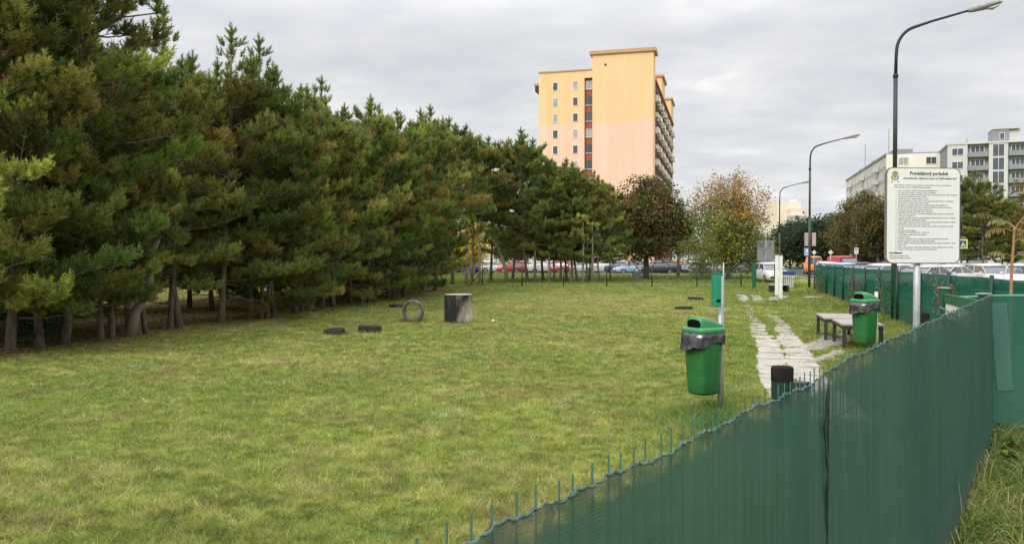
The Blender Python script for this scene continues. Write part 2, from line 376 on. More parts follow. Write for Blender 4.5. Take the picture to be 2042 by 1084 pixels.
# ------------------------------------------------------------ grass blades
def inpoly(x, y, pts):
    c = np.zeros(len(x), bool); n = len(pts); j = n - 1
    for i in range(n):
        xi, yi, xj, yj = pts[i].x, pts[i].y, pts[j].x, pts[j].y
        k_ = ((yi > y) != (yj > y)) & (x < (xj - xi) * (y - yi) / (yj - yi + 1e-12) + xi); c ^= k_; j = i
    return c
def blades(x, y, h, wd, lean, tint, rs, seg=1):
    n = len(x); az = rs.uniform(0, 2 * PI, n); wa = rs.uniform(0, 2 * PI, n)
    lx = np.cos(az) * lean * h; ly = np.sin(az) * lean * h; wx = np.cos(wa) * wd / 2; wy = np.sin(wa) * wd / 2
    z0 = np.zeros(n)
    if seg == 1:
        v = np.stack([np.stack([x - wx, y - wy, z0], 1), np.stack([x + wx, y + wy, z0], 1), np.stack([x + lx, y + ly, h], 1)], 1)
        return v.reshape(-1, 3), np.arange(3 * n).reshape(n, 3), np.repeat(tint, 3, 0)
    # bent blade of two quads and a tip (5 tris via 7 verts)
    k1, k2 = .4, .75
    L_ = []
    for t, q in ((0, 1), (k1, .9), (k2, .6)):
        bx_, by_ = x + lx * t ** 2, y + ly * t ** 2; zz = h * (t - .28 * lean * t * t)
        L_ += [np.stack([bx_ - wx * q, by_ - wy * q, zz], 1), np.stack([bx_ + wx * q, by_ + wy * q, zz], 1)]
    L_.append(np.stack([x + lx * 1.15, y + ly * 1.15, h * (1 - .38 * lean)], 1))
    v = np.stack(L_, 1).reshape(-1, 3)
    b = (np.arange(n) * 7)[:, None]
    f = np.concatenate([b + np.array([[0, 1, 3]]), b + np.array([[0, 3, 2]]), b + np.array([[2, 3, 5]]), b + np.array([[2, 5, 4]]), b + np.array([[4, 5, 6]])], 0)
    return v, f, np.repeat(tint, 7, 0)
LAWN = {'lo': np.array((.158, .228, .042)), 'mid': np.array((.25, .288, .060)), 'hi': np.array((.365, .345, .115)), 'straw': np.array((.56, .48, .26))}
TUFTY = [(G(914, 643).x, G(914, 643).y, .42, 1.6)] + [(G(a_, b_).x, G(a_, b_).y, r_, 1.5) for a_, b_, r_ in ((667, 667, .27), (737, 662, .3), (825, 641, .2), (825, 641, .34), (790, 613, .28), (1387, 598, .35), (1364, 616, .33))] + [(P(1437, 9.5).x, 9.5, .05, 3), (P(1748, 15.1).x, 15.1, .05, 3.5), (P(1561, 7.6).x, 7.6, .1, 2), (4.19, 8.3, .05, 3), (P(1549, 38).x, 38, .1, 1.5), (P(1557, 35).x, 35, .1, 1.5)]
def lawn():
    rs = np.random.RandomState(11)
    n = 1500000
    # distance: density falls off as 1/d^1.3 per unit area
    u = rs.uniform(0, 1, n); a = .55; d0, d1 = 4.3, 58.0
    d = (d0 ** a + u * (d1 ** a - d0 ** a)) ** (1 / a)
    x = rs.uniform(-.70, .62, n) * d; x += rs.normal(0, .3, n); y = d
    keep = ((x - FP.x) * FN.x + (y - FP.y) * FN.y < -.02) | (y > CORN.y + .1)
    keep &= ~((x > CORN.x) & (y < CORN.y + .1 + .1 * (x - CORN.x)))
    # inside the right fence or slightly beyond it
    uu = (x - O0.x) * UD.x + (y - O0.y) * UD.y; keep &= uu < 1.8
    x, y = x[keep], y[keep]
    for (sx, sy, h) in slab_boxes:
        near = (np.abs(x - sx) < h + .1) & (np.abs(y - sy) < h + .1)
        if near.any():
            idx = np.where(near)[0]; dx = x[idx] - sx; dy = y[idx] - sy
            a_ = np.abs(dx * pn.x + dy * pn.y); b_ = np.abs(dx * pd.x + dy * pd.y)
            hh = h * (1.05 - 1.5 * np.clip(fbm(x[idx] * 3.3, y[idx] * 3.3, 66, 3) - .53, 0, .4) * (1 + (sy > 18)) - .05 * rs.uniform(0, 1, len(idx)))
            outer = 1.0
            kill = idx[(a_ < hh) & (b_ < hh)]; m_ = np.ones(len(x), bool); m_[kill] = False; x, y = x[m_], y[m_]
    for pts in (dirtA, dirtB, dirtC):
        m_ = ~(inpoly(x, y, pts) & (rs.uniform(0, 1, len(x)) < .93)); x, y = x[m_], y[m_]
    off = .205 * y - 13.0 - x + (fbm(x * .9, y * .9, 3) - .5) * 3
    u_ = rs.uniform(0, 1, len(x))
    litter = np.clip((off + .3) * 1.2, 0, 1)
    m_ = u_ > litter * .75; x, y, litter = x[m_], y[m_], litter[m_]
    n = len(x)
    g1 = fbm(x * .35, y * .35, 21); g2 = fbm(x * 1.6, y * 1.6, 31, 3); g3 = fbm(x * 5, y * 5, 41, 3)
    # wear: yellower in the middle, greener near the path and the right fence
    t = np.clip((g1 - .5) * .9 + (g2 - .5) * .9 + (g3 - .5) * 1.3 + (fbm(x * 14, y * 14, 44, 2) - .5) * .9 + .44, 0, 1)
    gr = np.exp(-((uu_ := (x - PE(y))) / 1.6) ** 2) + (x > PE(y)) * 1.0
    t = np.clip(t - .3 * np.clip(gr, 0, 1), 0, 1)
    worn = np.exp(-(((x - 4.5) / 5) ** 2 + ((y - 33) / 8) ** 2)); t = np.clip(t + worn * .35, 0, 1)
    lo, mid, hi = LAWN['lo'], LAWN['mid'], LAWN['hi']
    tt = t[:, None]
    col = np.where(tt < .5, lo + (mid - lo) * tt * 2, mid + (hi - mid) * (tt - .5) * 2)
    blue = (fbm(x * 1.3, y * 1.3, 77, 3) > .74)[:, None]
    col = np.where(blue, col * np.array((.80, .98, 1.3)), col)
    st = rs.uniform(0, 1, n) < (.025 + .16 * np.clip(g2 - .45, 0, 1) * 2)
    col[st] = LAWN['straw'] * rs.uniform(.7, 1.1, (st.sum(), 1))
    brown = (fbm(x * 1.1, y * 1.1, 57, 4) > .66); col[brown] = col[brown] * .65 + np.array((.26, .17, .10)) * .35
    col *= rs.uniform(.6, 1.35, (n, 1)) * (1 + 1.5 * (fbm(x * 10, y * 10, 91, 3) - .5) + .35 * (fbm(x * 2.2, y * 2.2, 95, 2) - .5))[:, None]
    col = np.where((litter > .3)[:, None], col * np.array((.9, .75, .8)), col)
    g4 = fbm(x * 9, y * 9, 61, 2)
    h = (.022 + .036 * rs.uniform(0, 1, n) ** 1.5) * (.35 + .8 * g2 + .6 * g4) * (1 - .35 * worn)
    tall = np.exp(-(((x - 2.15) / .5) ** 2 + ((y - 8.7) / .7) ** 2)); h *= 1 + 2.6 * tall
    col = col * (1 - tall[:, None] * np.array((.55, .3, .1)))
    fence = np.clip(1 - np.abs((x - O0.x) * UD.x + (y - O0.y) * UD.y + .35) / 1.1, 0, 1); h *= 1 + 3.2 * fence * (g2 + .2)
    bf = np.exp(-((y - 50.5 + .05 * x) / .8) ** 2); h *= 1 + 3 * bf * g2
    wd = np.maximum(.0055, .00075 * y) * rs.uniform(.6, 1.3, n)
    h = np.maximum(h, .0014 * y)
    lean = rs.uniform(.2, 2.2, n)
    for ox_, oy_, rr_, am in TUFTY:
        dd_ = np.hypot(x - ox_, y - oy_); kk = np.clip(1 - np.abs(dd_ - rr_) / .16, 0, 1); h *= 1 + am * kk; col *= (1 - .18 * kk)[:, None]  # taller grass round objects; tint also darkened there as painted contact shade
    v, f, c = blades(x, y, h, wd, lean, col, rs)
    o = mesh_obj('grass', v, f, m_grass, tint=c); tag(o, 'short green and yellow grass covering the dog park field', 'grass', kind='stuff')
lawn()
def far_grass():
    rs = np.random.RandomState(12); n = 60000
    y = rs.uniform(56, 96, n); x = rs.uniform(-.66, .35, n) * y
    g = fbm(x * .2, y * .2, 5)
    col = np.where((g > .5)[:, None], np.array((.20, .22, .045)), np.array((.14, .20, .03))) * rs.uniform(.7, 1.25, (n, 1))
    v, f, c = blades(x, y, rs.uniform(.08, .22, n), rs.uniform(.05, .1, n), rs.uniform(.3, 1.3, n), col, rs)
    o = mesh_obj('rough_grass', v, f, m_grass, tint=c); tag(o, 'rough grass on the verge between the back fence and the road', 'grass', kind='stuff')
far_grass()
def verge():
    rs = np.random.RandomState(13); n = 26000
    s = rs.uniform(.5, 7.2, n); q = np.abs(rs.normal(0, 1, n)) * .9 + .015
    x = FP.x + FD.x * s + FN.x * q; y = FP.y + FD.y * s + FN.y * q
    ok = ((x < CORN.x + 3.0)) & (((x - CORN.x) * F2N.x + (y - CORN.y) * F2N.y) > .03); x, y, q = x[ok], y[ok], q[ok]; n = len(x)
    g = fbm(x * 1.5, y * 1.5, 9); g2 = fbm(x * 4, y * 4, 19)
    col = np.where((g2 > .52)[:, None], np.array((.30, .30, .075)), np.array((.13, .22, .035))) * rs.uniform(.5, 1.35, (n, 1))
    st = rs.uniform(0, 1, n) < .12; col[st] = np.array((.5, .42, .25)) * rs.uniform(.7, 1.1, (st.sum(), 1))
    far = np.clip((y - 5.2) / 1.5, 0, 1)
    h = rs.uniform(.10, .30, n) * (.6 + .9 * g) * (1 + .5 * far)
    v, f, c = blades(x, y, h, rs.uniform(.005, .010, n), rs.uniform(.3, 1.6, n), col, rs, 3)
    o = mesh_obj('tall_grass', v, f, m_grass, tint=c); tag(o, 'tall tangled grass on the outer side of the near green fence', 'grass', kind='stuff')
    n = 16; s = rs.uniform(3.0, 5.9, n); q = rs.uniform(.02, .10, n)
    x = FP.x + FD.x * s + FN.x * q; y = FP.y + FD.y * s + FN.y * q
    v, f, c = blades(x, y, rs.uniform(.35, .62, n), rs.uniform(.004, .007, n), rs.uniform(.05, .45, n), np.tile((.42, .38, .22), (n, 1)) * rs.uniform(.6, 1.1, (n, 1)), rs, 3)
    o = mesh_obj('dry_stalks', v, f, m_grass, tint=c); tag(o, 'dry straw stalks leaning on the foot of the near green fence', 'grass', kind='stuff')
verge()

# ------------------------------------------------------------ pines
TUFTS = []
def make_tuft_templates():
    rs = np.random.RandomState(3)
    for k_ in range(6):
        n = 54; V = []
        for i in range(n):
            b = .26 * (i / n) ** .9; a = rs.uniform(0, 2 * PI); fwd = rs.uniform(.55, 1.3) if b < .22 else rs.uniform(1.2, 3.0)
            d = np.array([math.cos(a), math.sin(a), fwd]); d /= np.linalg.norm(d); l = rs.uniform(.085, .125)
            p0 = np.array([.006 * math.sin(b * 20 + k_), 0, b]); side = np.cross(d, rs.normal(0, 1, 3)); side /= np.linalg.norm(side) + 1e-9
            V += [p0 - side * .0085, p0 + side * .0085, p0 + d * l]
        TUFTS.append(np.array(V))
make_tuft_templates()
def tuft_mesh(pos, dirs, scale, col, rs):
    n = len(pos); d = dirs / np.linalg.norm(dirs, axis=1)[:, None]
    ref = np.where(np.abs(d[:, 2:3]) > .9, np.array([[1., 0, 0]]), np.array([[0, 0, 1.]]))
    a = np.cross(d, ref); a /= np.linalg.norm(a, axis=1)[:, None]; b = np.cross(d, a)
    ti = rs.randint(0, len(TUFTS), n); T = np.stack(TUFTS)[ti]
    v = T[:, :, 0:1] * a[:, None] + T[:, :, 1:2] * b[:, None] + T[:, :, 2:3] * d[:, None]
    v = v * scale[:, None, None] + pos[:, None]
    m_ = T.shape[1]
    nc = np.repeat(col, m_, 0) * np.repeat(rs.uniform(.75, 1.3, (n * m_ // 3, 1)), 3, 0)
    return v.reshape(-1, 3), np.arange(n * m_).reshape(-1, 3), nc
NG, NO, NY, NB_ = np.array((.112, .176, .042)), np.array((.225, .222, .064)), np.array((.27, .32, .075)), np.array((.30, .175, .085))
def pine(seed, H=9.0, RAD=2.3, zb=.9, dens=1.0, hue=0.0, top=1.0):
    rs = np.random.RandomState(seed); wood = MB(); TR_ = rs.uniform(.062, .09)
    lean = rs.uniform(-.06, .06, 2); bend = rs.uniform(-.45, .45, 2)
    def tr(z): return np.array([lean[0] * z + bend[0] * math.sin(z / H * 3), lean[1] * z + bend[1] * math.sin(z / H * 2.5), z])
    zs = np.linspace(-.1, H - (.9 if top > 1 else .45), 9)
    wood.tube([tr(z) for z in zs], [TR_ * (1 - z / H) ** .8 + .012 + (.03 if z < 0 else 0) for z in zs], 8)
    pos = []; dr = []; sc_ = []; col = []
    def shoot(p, d, sc, c): pos.append(p); dr.append(d); sc_.append(sc); col.append(c)
    def whorl(p, d, sc, c, k_, up=.95):
        d = np.array(d, float); d /= np.linalg.norm(d); shoot(p, d + np.array([0, 0, up]), sc * 1.12, c)
        a0 = rs.uniform(0, 6.28); ref = np.array([0, 0, 1.]) if abs(d[2]) < .85 else np.array([1., 0, 0]); a = np.cross(d, ref); a /= np.linalg.norm(a); b = np.cross(d, a)
        for q in range(k_):
            t = a0 + 6.283 * q / k_ + rs.normal(0, .2); shoot(p - d * .02, d * .75 + (a * math.cos(t) + b * math.sin(t)) * .8 + np.array([0, 0, up * .8]), sc * rs.uniform(.75, 1.0), c * rs.uniform(.85, 1.15))
    def bough(p, d, L_, c, lvl, s_in):
        d = np.array(d, float); d /= np.linalg.norm(d); n_ = max(2, int(L_ / .155)); pts = [p.copy()]
        for i in range(n_):
            d = d + np.array([0, 0, .10]) + rs.normal(0, .05, 3); d /= np.linalg.norm(d); p = p + d * L_ / n_; pts.append(p.copy()); f_ = (i + 1) / n_
            if f_ < 1 and f_ * L_ > .14:
                for sg in (-1, 1):
                    if rs.rand() < .72:
                        side = np.cross(d, [0, 0, 1]) * sg; side /= np.linalg.norm(side) + 1e-9
                        cc = NB_ if rs.rand() < .20 * (1 - f_) + .10 * (1 - s_in) else c
                        shoot(p, d * .7 + side * .75 + np.array([0, 0, rs.uniform(.4, 1.3)]), rs.uniform(.72, .98), cc * rs.uniform(.8, 1.15))
        whorl(p, d, rs.uniform(.95, 1.12), c, rs.randint(3, 6)); return pts
    z = zb
    while z < H - 1.5 - (1.1 if top > 1 else 0):
        t = (z - zb) / (H - zb); prof = min(1, 1.18 * (1 - t) ** .72) * (.78 + .22 * min(1, t / .2)); nb = rs.randint(5, 7); a0 = rs.uniform(0, 2 * PI)
        for j in range(nb):
            if rs.rand() < .10: continue
            az = a0 + 2 * PI * j / nb + rs.normal(0, .22); Lb = max(.45, RAD * prof * rs.uniform(.62, 1.22)); el = R(-6 + 46 * t + rs.normal(0, 8))
            u = rs.rand(); base = NG + (NO - NG) * np.clip(rs.normal(.34, .38) + hue * .25, 0, 1)
            if u < .045: base = NY
            elif u < .14: base = NO * .8 + NB_ * .25
            base = base * rs.uniform(.5, 1.45)
            p = tr(z + rs.uniform(-.15, .15)); d = np.array([math.cos(az) * math.cos(el), math.sin(az) * math.cos(el), math.sin(el)])
            stp = max(3, int(Lb / .26)); pts = [p.copy()]
            for i in range(stp):
                d = d + np.array([0, 0, .03 + .07 * (i / stp)]) + rs.normal(0, .05, 3); d /= np.linalg.norm(d); p = p + d * Lb / stp; pts.append(p.copy()); s_ = (i + 1) / stp
                if s_ > .22:
                    for sg in (-1, 1):
                        if rs.rand() > .86 * dens: continue
                        side = np.cross(d, [0, 0, 1]) * sg; side /= np.linalg.norm(side) + 1e-9
                        L2 = rs.uniform(.22, .62) * (1.15 - .6 * s_)
                        q = bough(p, d * rs.uniform(.5, .9) + side * .9 + np.array([0, 0, rs.uniform(-.25, .45)]), L2, base * rs.uniform(.88, 1.12), 2, s_)
                        wood.tube([q[0], q[-1]], [.010, .004], 3, False)
            whorl(p, d, 1.12, base, 5)
            wood.tube([pts[0], pts[len(pts) // 2], pts[-1]], [.028 * prof + .012, .018 * prof + .008, .005], 4, False)
        z += rs.uniform(.34, .52)
    # candelabra top: upright leaders with whorls of candles
    base = NG * 1.05 + (NO - NG) * .25
    def leader(p, L_, k_):
        q = p.copy(); n_ = max(1, int(L_ / .24))
        for i in range(n_):
            shoot(q, np.array([0, 0, 1.]) + rs.normal(0, .10, 3), 1.35, base * rs.uniform(.85, 1.1)); q = q + np.array([rs.normal(0, .01), rs.normal(0, .01), .22])
        whorl(q, (0, 0, 1), 1.15, base, k_ + 1, .2); whorl(q - np.array([0, 0, .22]), (0, 0, 1), 1.15, base, 4, .0); wood.tube([p, q + np.array([0, 0, .2])], [.016, .005], 4, False)
    for j in range(rs.randint(9, 14) + (9 if top > 1 else 0)):
        az = rs.uniform(0, 2 * PI); r0 = rs.uniform(.3, 1.35 * top); z0 = H - .95 - r0 * 1.15 - (rs.uniform(0, 1.2) if top > 1 else 0); p = tr(z0); q = p + np.array([math.cos(az) * r0, math.sin(az) * r0, .30])
        wood.tube([p, q], [.02, .014], 4, False); bough(p, q - p, np.linalg.norm(q - p), base, 2, .8); leader(q, rs.uniform(.25, .85), rs.randint(3, 5))
    leader(tr(H - 1.45), 1.4, 5)
    for zz in (H - 1.45, H - 1.1, H - .75):
        for j in range(5):
            az = rs.uniform(0, 2 * PI); whorl(tr(zz) + np.array([math.cos(az), math.sin(az), .35]) * .26, (math.cos(az), math.sin(az), .8), .95, base, 2)
    for j in range(7):
        az = rs.uniform(0, 2 * PI); p = tr(rs.uniform(.5, zb + 1)); l = rs.uniform(.5, 1.4); d = np.array([math.cos(az), math.sin(az), rs.uniform(-.25, .2)])
        wood.tube([p, p + d * l * .5 + np.array([0, 0, -.04]), p + d * l], [.02, .013, .004], 4, False)
    pos = np.array(pos); dr = np.array(dr); sc_ = np.array(sc_); c = np.array(col); n = len(pos)
    v, f, cc = tuft_mesh(pos, dr, sc_ * .96, c * np.array((1.27, 1.2, 1.08)), rs)
    return wood, v, f, cc, n
PINES = []
def make_pine_proto(seed, **k_):
    wood, v, f, cc, n = pine(seed, **k_)
    r = bpy.data.objects.new('pine_tree', None)
    t = mesh_obj('trunk', wood.v, wood.f, m_bark, None, True); c = mesh_obj('crown', v, f, m_needle, None, False, cc)
    PINES.append((t.data, c.data, k_.get('H', 9.0))); bpy.data.objects.remove(r); bpy.data.objects.remove(t); bpy.data.objects.remove(c); return n
ncount = [make_pine_proto(100 + i, H=9.0, RAD=r_, zb=z_, hue=h_, top=t_) for i, (r_, z_, h_, t_) in enumerate([q + (1.0,) if len(q) == 3 else q for q in [(2.2, .95, .1), (1.95, 1.25, .6), (2.4, .55, -.2), (2.05, .95, .9), (2.2, .75, .5), (2.35, 1.75, -.6), (2.5, 1.8, -.2), (2.1, 3.9, .2), (2.1, 2.3, .3), (2.2, 1.3, .2, 1.35)]])]
print('tufts', ncount)
def put_pine(k_, x, y, H, rz, label, group, wide=1.0, name='pine_tree', cat='tree'):
    td, cd, h0 = PINES[k_]; s_ = H / h0
    r = empty(name, (x, y, 0), rz, label, cat, group); r.scale = (s_ * wide, s_ * wide, s_)
    for nm, d in (('trunk', td), ('crown', cd)):
        o = bpy.data.objects.new(nm, d); C.objects.link(o); o.parent = r
    return r
SIL = [(-200, -200), (0, -150), (110, -90), (175, -5), (215, 70), (250, 85), (310, 55), (340, 12), (380, 45), (440, 58), (475, 70), (530, 95), (585, 172), (620, 138), (655, 160), (690, 142), (740, 182), (800, 218), (850, 200), (900, 225), (935, 240), (980, 262)]
def ytop(px): return float(np.interp(px, [a for a, b in SIL], [b for a, b in SIL]))
rr = random.Random(4)
row = [(-70, 716), (18, 704), (78, 694), (125, 688), (200, 680), (256, 672), (290, 668), (357, 655), (440, 645), (497, 638), (545, 634), (588, 626), (620, 620), (664, 613), (699, 607), (748, 601), (772, 597), (806, 592), (838, 586), (868, 580)]
ORD = ['first', 'second', 'third', 'fourth', 'fifth', 'sixth', 'seventh', 'eighth', 'ninth', 'tenth', 'eleventh', 'twelfth', 'thirteenth', 'fourteenth', 'fifteenth', 'sixteenth', 'seventeenth', 'eighteenth', 'nineteenth', 'twentieth']
FRONT = 'pines of the front row along the field'
for i, (px, py) in enumerate(row):
    g = G(px, py); H = 1.8 + (HZ - ytop(px)) * g.y / F
    if i in (1, 3): H = max(H, 9.2)
    H *= (1.03 if i in (7, 8, 9) else 1.0 if i % 2 else rr.uniform(.84, .93)) if i > 3 else 1
    lb = 'tall dark pine at the far left, its top above the picture' if i == 1 else '%s pine from the left in the row edging the grass field' % ORD[i]
    if i == 7: lb = 'pine with thick bark by the see-through gap in the row'
    if i == 19: lb = 'rightmost pine of the row edging the field, nearest the back fence'
    put_pine(8 if i in (5, 6) else 9 if i in (7, 8, 9, 13) else rr.randrange(5), g.x, g.y, H, rr.uniform(0, 6.28), lb, FRONT, rr.uniform(.92, 1.1))
BACK = 'pines in the rows behind the front row'
for i in range(40):
    t = i / 39; yb = 15 + t * 36 + rr.uniform(-1, 1); ro = i % 3
    xb = .205 * yb - 13.0 - 2.3 - ro * 2.5 + rr.uniform(-.5, .5)
    if 1 <= i <= 3: xb -= .8
    px = W0 / 2 + F * xb / yb
    if 225 < px < 330: continue
    H = min(9.6, 1.8 + (HZ - ytop(px) + 4) * yb / F) * rr.uniform(.76, .90)
    put_pine(rr.randrange(5), xb, yb, H, rr.uniform(0, 6.28), 'dark pine standing behind the front row of the grove', BACK)
# group beyond the back fence
gb = [(902, 232, 55, 7), (940, 262, 60, 7), (978, 270, 62, 7), (1022, 300, 68, 5), (1052, 252, 60, 6), (1083, 300, 64, 5), (1106, 318, 60, 6), (1130, 312, 62, 5), (1152, 322, 60, 5), (1175, 338, 63, 6), (1196, 348, 60, 5), (1218, 365, 64, 6)]
for i, (px, yt, d, k_) in enumerate(gb):
    p = P(px, d); H = 1.8 + (HZ - yt) * d / F
    lb = '%s pine from the left in the clump beyond the back fence' % ORD[i]
    if i == 4: lb = 'tallest pine of the clump beyond the back fence, beside the orange tower'
    put_pine(k_, p.x, p.y, H, rr.uniform(0, 6.28), lb, 'pines in the clump beyond the back fence', 1.1)
# dark pines behind the sign board
for i, (px, yt, d, k_) in enumerate([(1925, 338, 82, 6), (1962, 372, 78, 5), (1998, 385, 84, 6), (2030, 400, 80, 5), (1900, 370, 90, 5)]):
    p = P(px, d); H = 1.8 + (HZ - yt) * d / F
    put_pine(k_, p.x, p.y, H, rr.uniform(0, 6.28), ['tallest dark pine right of the white notice board', 'dark pine between the tall pine and the grey block', 'dark pine left of the one at the picture edge, by parked cars', 'dark pine at the right picture edge above the parked cars', 'dark pine half hidden behind the white notice board'][i], 'dark pines by the car park', 1.25)
# shrub at the foot of the grove, dead leaning trunks
def extra_trunk(pts, rad, label, name='dead_tree'):
    o = MB().tube(pts, rad, 8).build(name, m_bark_pale, None, True); tag(o, label, 'tree'); return o
a = P(1012, 60); b = P(975, 60)
extra_trunk([P(1011, 60, -.1), P(1008, 60, 1.0), P(1000, 60, 2.0), P(988, 60, 3.0), P(974, 60, 3.75), P(958, 60, 4.0), P(940, 60, 3.85)], [.16, .14, .13, .12, .11, .07, .03], 'snapped bare trunk bent over in an arch beyond the back fence')
g = G(258, 672)
extra_trunk([(g.x, g.y, -.1), (g.x + .12, g.y, .55), (g.x + .42, g.y + .1, 1.15), (g.x + .42, g.y + .1, 1.8), (g.x + .75, g.y + .2, 2.7)], [.15, .115, .10, .09, .05], 'crooked pale trunk leaning right beside the gap in the row', 'crooked_tree')
for i, (px, py) in enumerate([(222, 676), (276, 669), (338, 658), (520, 637), (532, 636), (604, 623), (642, 617), (722, 605), (735, 603), (785, 595)]):
    g = G(px, py); r_ = random.Random(i + 50); a_, b_ = r_.uniform(-.2, .2), r_.uniform(-.15, .15)
    o = MB().tube([(0, 0, -.1), (a_ * .3, b_ * .3, .7), (a_, b_, 1.6), (a_ * 1.4, b_, 3.2)], [.085, .065, .055, .03], 7).build('slender_trunk', m_bark, None, True); o.location = g
    tag(o, ORD[i] + ' thin leaning trunk from the left at the edge of the grass field', 'tree', 'thin trunks between the front pines')
def thin_trunks():
    o0 = None
    for i, (px, d) in enumerate([(930, 56), (956, 57), (1068, 60), (1096, 59.5), (1118, 61), (1139, 60), (1163, 59), (1171, 60), (1182, 59.6)]):
        pts = [(0, 0, -.1), (.05, 0, 1.3), (.02, 0, 2.6), (.1, 0, 4.5)]
        if o0 is None: o0 = MB().tube(pts, [.11, .09, .08, .04], 7).build('bare_trunk', m_bark_pale, None, True); o = o0
        else: o = o0.copy(); C.objects.link(o)
        o.location = P(px, d); o.rotation_euler = (0, 0, i * 1.3)
        tag(o, ORD[i] + ' slender bare trunk among the pines beyond the back fence', 'tree', 'slender trunks beyond the back fence')
thin_trunks()

# ------------------------------------------------------------ broadleaf trees
def broadleaf(name, loc, H, RX, zb, seed, pal, nprim=34, nsec=9, nleaf=34, lsz=.13, spread=.42, label='', cat='tree', group=None, trunk=.2, sparse=0.0, squash=1.0, colfn=None, bark=None, vertical=.0):
    rs = np.random.RandomState(seed); r = empty(name, loc, 0, label, cat, group); wood = MB()
    zc_ = (H + zb) / 2; hz = (H - zb) / 2
    wood.tube([(0, 0, -.1), (.04, 0, zb * .6), (0, .05, zb + hz * .5), (0, 0, zb + hz * 1.5)], [trunk * 1.2, trunk, trunk * .6, trunk * .15], 8)
    V = []; Cc = []; npal = [np.array(p) for p in pal]
    for i in range(nprim):
        th = rs.uniform(0, 2 * PI); cz = rs.uniform(-.85, 1); rad = rs.uniform(.45, .95)
        lump = .82 + .3 * math.sin(3 * th + seed) * math.cos(2.3 * cz * 2 + seed)
        rr_ = math.sqrt(max(0, 1 - cz * cz)) * rad * lump
        p = np.array([math.cos(th) * rr_ * RX, math.sin(th) * rr_ * RX, zc_ + cz * hz * rad])
        s0 = np.array([0, 0, max(zb * .6, zb + (p[2] - zb) * (.35 - .3 * vertical))])
        mid = s0 * .5 + p * .5 + np.array([0, 0, -.08 * hz + .3 * vertical])
        wood.tube([s0, mid, p], [trunk * .35, trunk * .2, trunk * .06], 4, False)
        for j in range(nsec):
            q = p + rs.normal(0, 1, 3) * np.array([RX, RX, hz]) * .22
            if vertical: q[2] += abs(rs.normal(0, .35)) * vertical
            e_ = math.sqrt((q[0] / RX) ** 2 + (q[1] / RX) ** 2 + ((q[2] - zc_) / hz) ** 2)
            if e_ > 1.08: q = q * 1.0; q[:2] *= 1.05 / e_; q[2] = zc_ + (q[2] - zc_) * 1.05 / e_
            wood.tube([p, q], [trunk * .06 + .006, .010], 3, False)
            if rs.rand() < sparse + (.26 if (colfn and q[2] > H * .62) else 0): continue
            nn = int(nleaf * rs.uniform(.6, 1.4)); ctr = q + rs.normal(0, spread, (nn, 3)) * np.array([1, 1, .7 + vertical * .5])
            nrm = rs.normal(0, 1, (nn, 3)); nrm[:, 2] += .7; nrm /= np.linalg.norm(nrm, axis=1)[:, None]
            t1 = np.cross(nrm, rs.normal(0, 1, (nn, 3))); t1 /= np.linalg.norm(t1, axis=1)[:, None] + 1e-9; t2 = np.cross(nrm, t1)
            sz = lsz * rs.uniform(.6, 1.3, (nn, 1))
            quad_ = np.stack([ctr - t1 * sz, ctr - t2 * sz * .55, ctr + t1 * sz, ctr + t2 * sz * .55], 1)
            V.append(quad_.reshape(-1, 3))
            if colfn: base_ = np.array(colfn(q, rs))
            else: base_ = npal[rs.randint(len(npal))]
            cc = base_ * rs.uniform(.65, 1.3, (nn, 1)); Cc.append(np.repeat(cc, 4, 0))
    V = np.concatenate(V); Cc = np.concatenate(Cc)
    mesh_obj('trunk', wood.v, wood.f, bark or m_bark, r, True)
    mesh_obj('crown', V, np.arange(len(V)).reshape(-1, 4), m_leaf, r, False, Cc); return r
p = P(1288, 70)
broadleaf('chestnut_tree', p, 8.5, 3.05, 1.5, 1, [(.14, .12, .035), (.10, .11, .03), (.16, .11, .038), (.11, .125, .035), (.20, .11, .04)], 64, 12, 50, .12, .36, 'dense round brownish green tree in front of the orange tower', trunk=.26)
def autumn(q, rs):
    if q[2] > 5.3 + .6 * rs.normal() - .35 * q[0]:
        return [(.46, .25, .06), (.36, .26, .13), (.52, .32, .07), (.30, .22, .12)][rs.randint(4)]
    return [(.24, .28, .045), (.28, .30, .055), (.18, .23, .04), (.34, .30, .07)][rs.randint(4)]
p = P(1452, 70)
broadleaf('autumn_tree', p, 8.9, 3.7, .45, 2, [], 84, 10, 30, .11, .32, 'sparse tree turning orange on top and yellow green below', trunk=.2, sparse=.12, colfn=autumn, vertical=.9)
p = P(1400, 66)
broadleaf('leafy_shrub', p, 3.6, 1.9, .3, 3, [(.16, .19, .035), (.12, .16, .03), (.22, .21, .05)], 26, 8, 22, .075, .28, 'yellow green shrub at the left foot of the orange tree', 'shrub', trunk=.07)
p = P(1510, 72)
broadleaf('leafy_shrub', p, 3.8, 1.8, .3, 5, [(.17, .19, .035), (.20, .17, .04), (.28, .18, .05)], 22, 8, 18, .075, .28, 'olive shrub between the orange tree and the grey board', 'shrub', trunk=.07)
p = P(1352, 78)
broadleaf('green_tree', p, 7.4, 1.7, 1.2, 4, [(.045, .085, .02), (.06, .10, .025)], 26, 9, 34, .11, .3, 'narrow dark green tree right of the brownish round tree', trunk=.14)
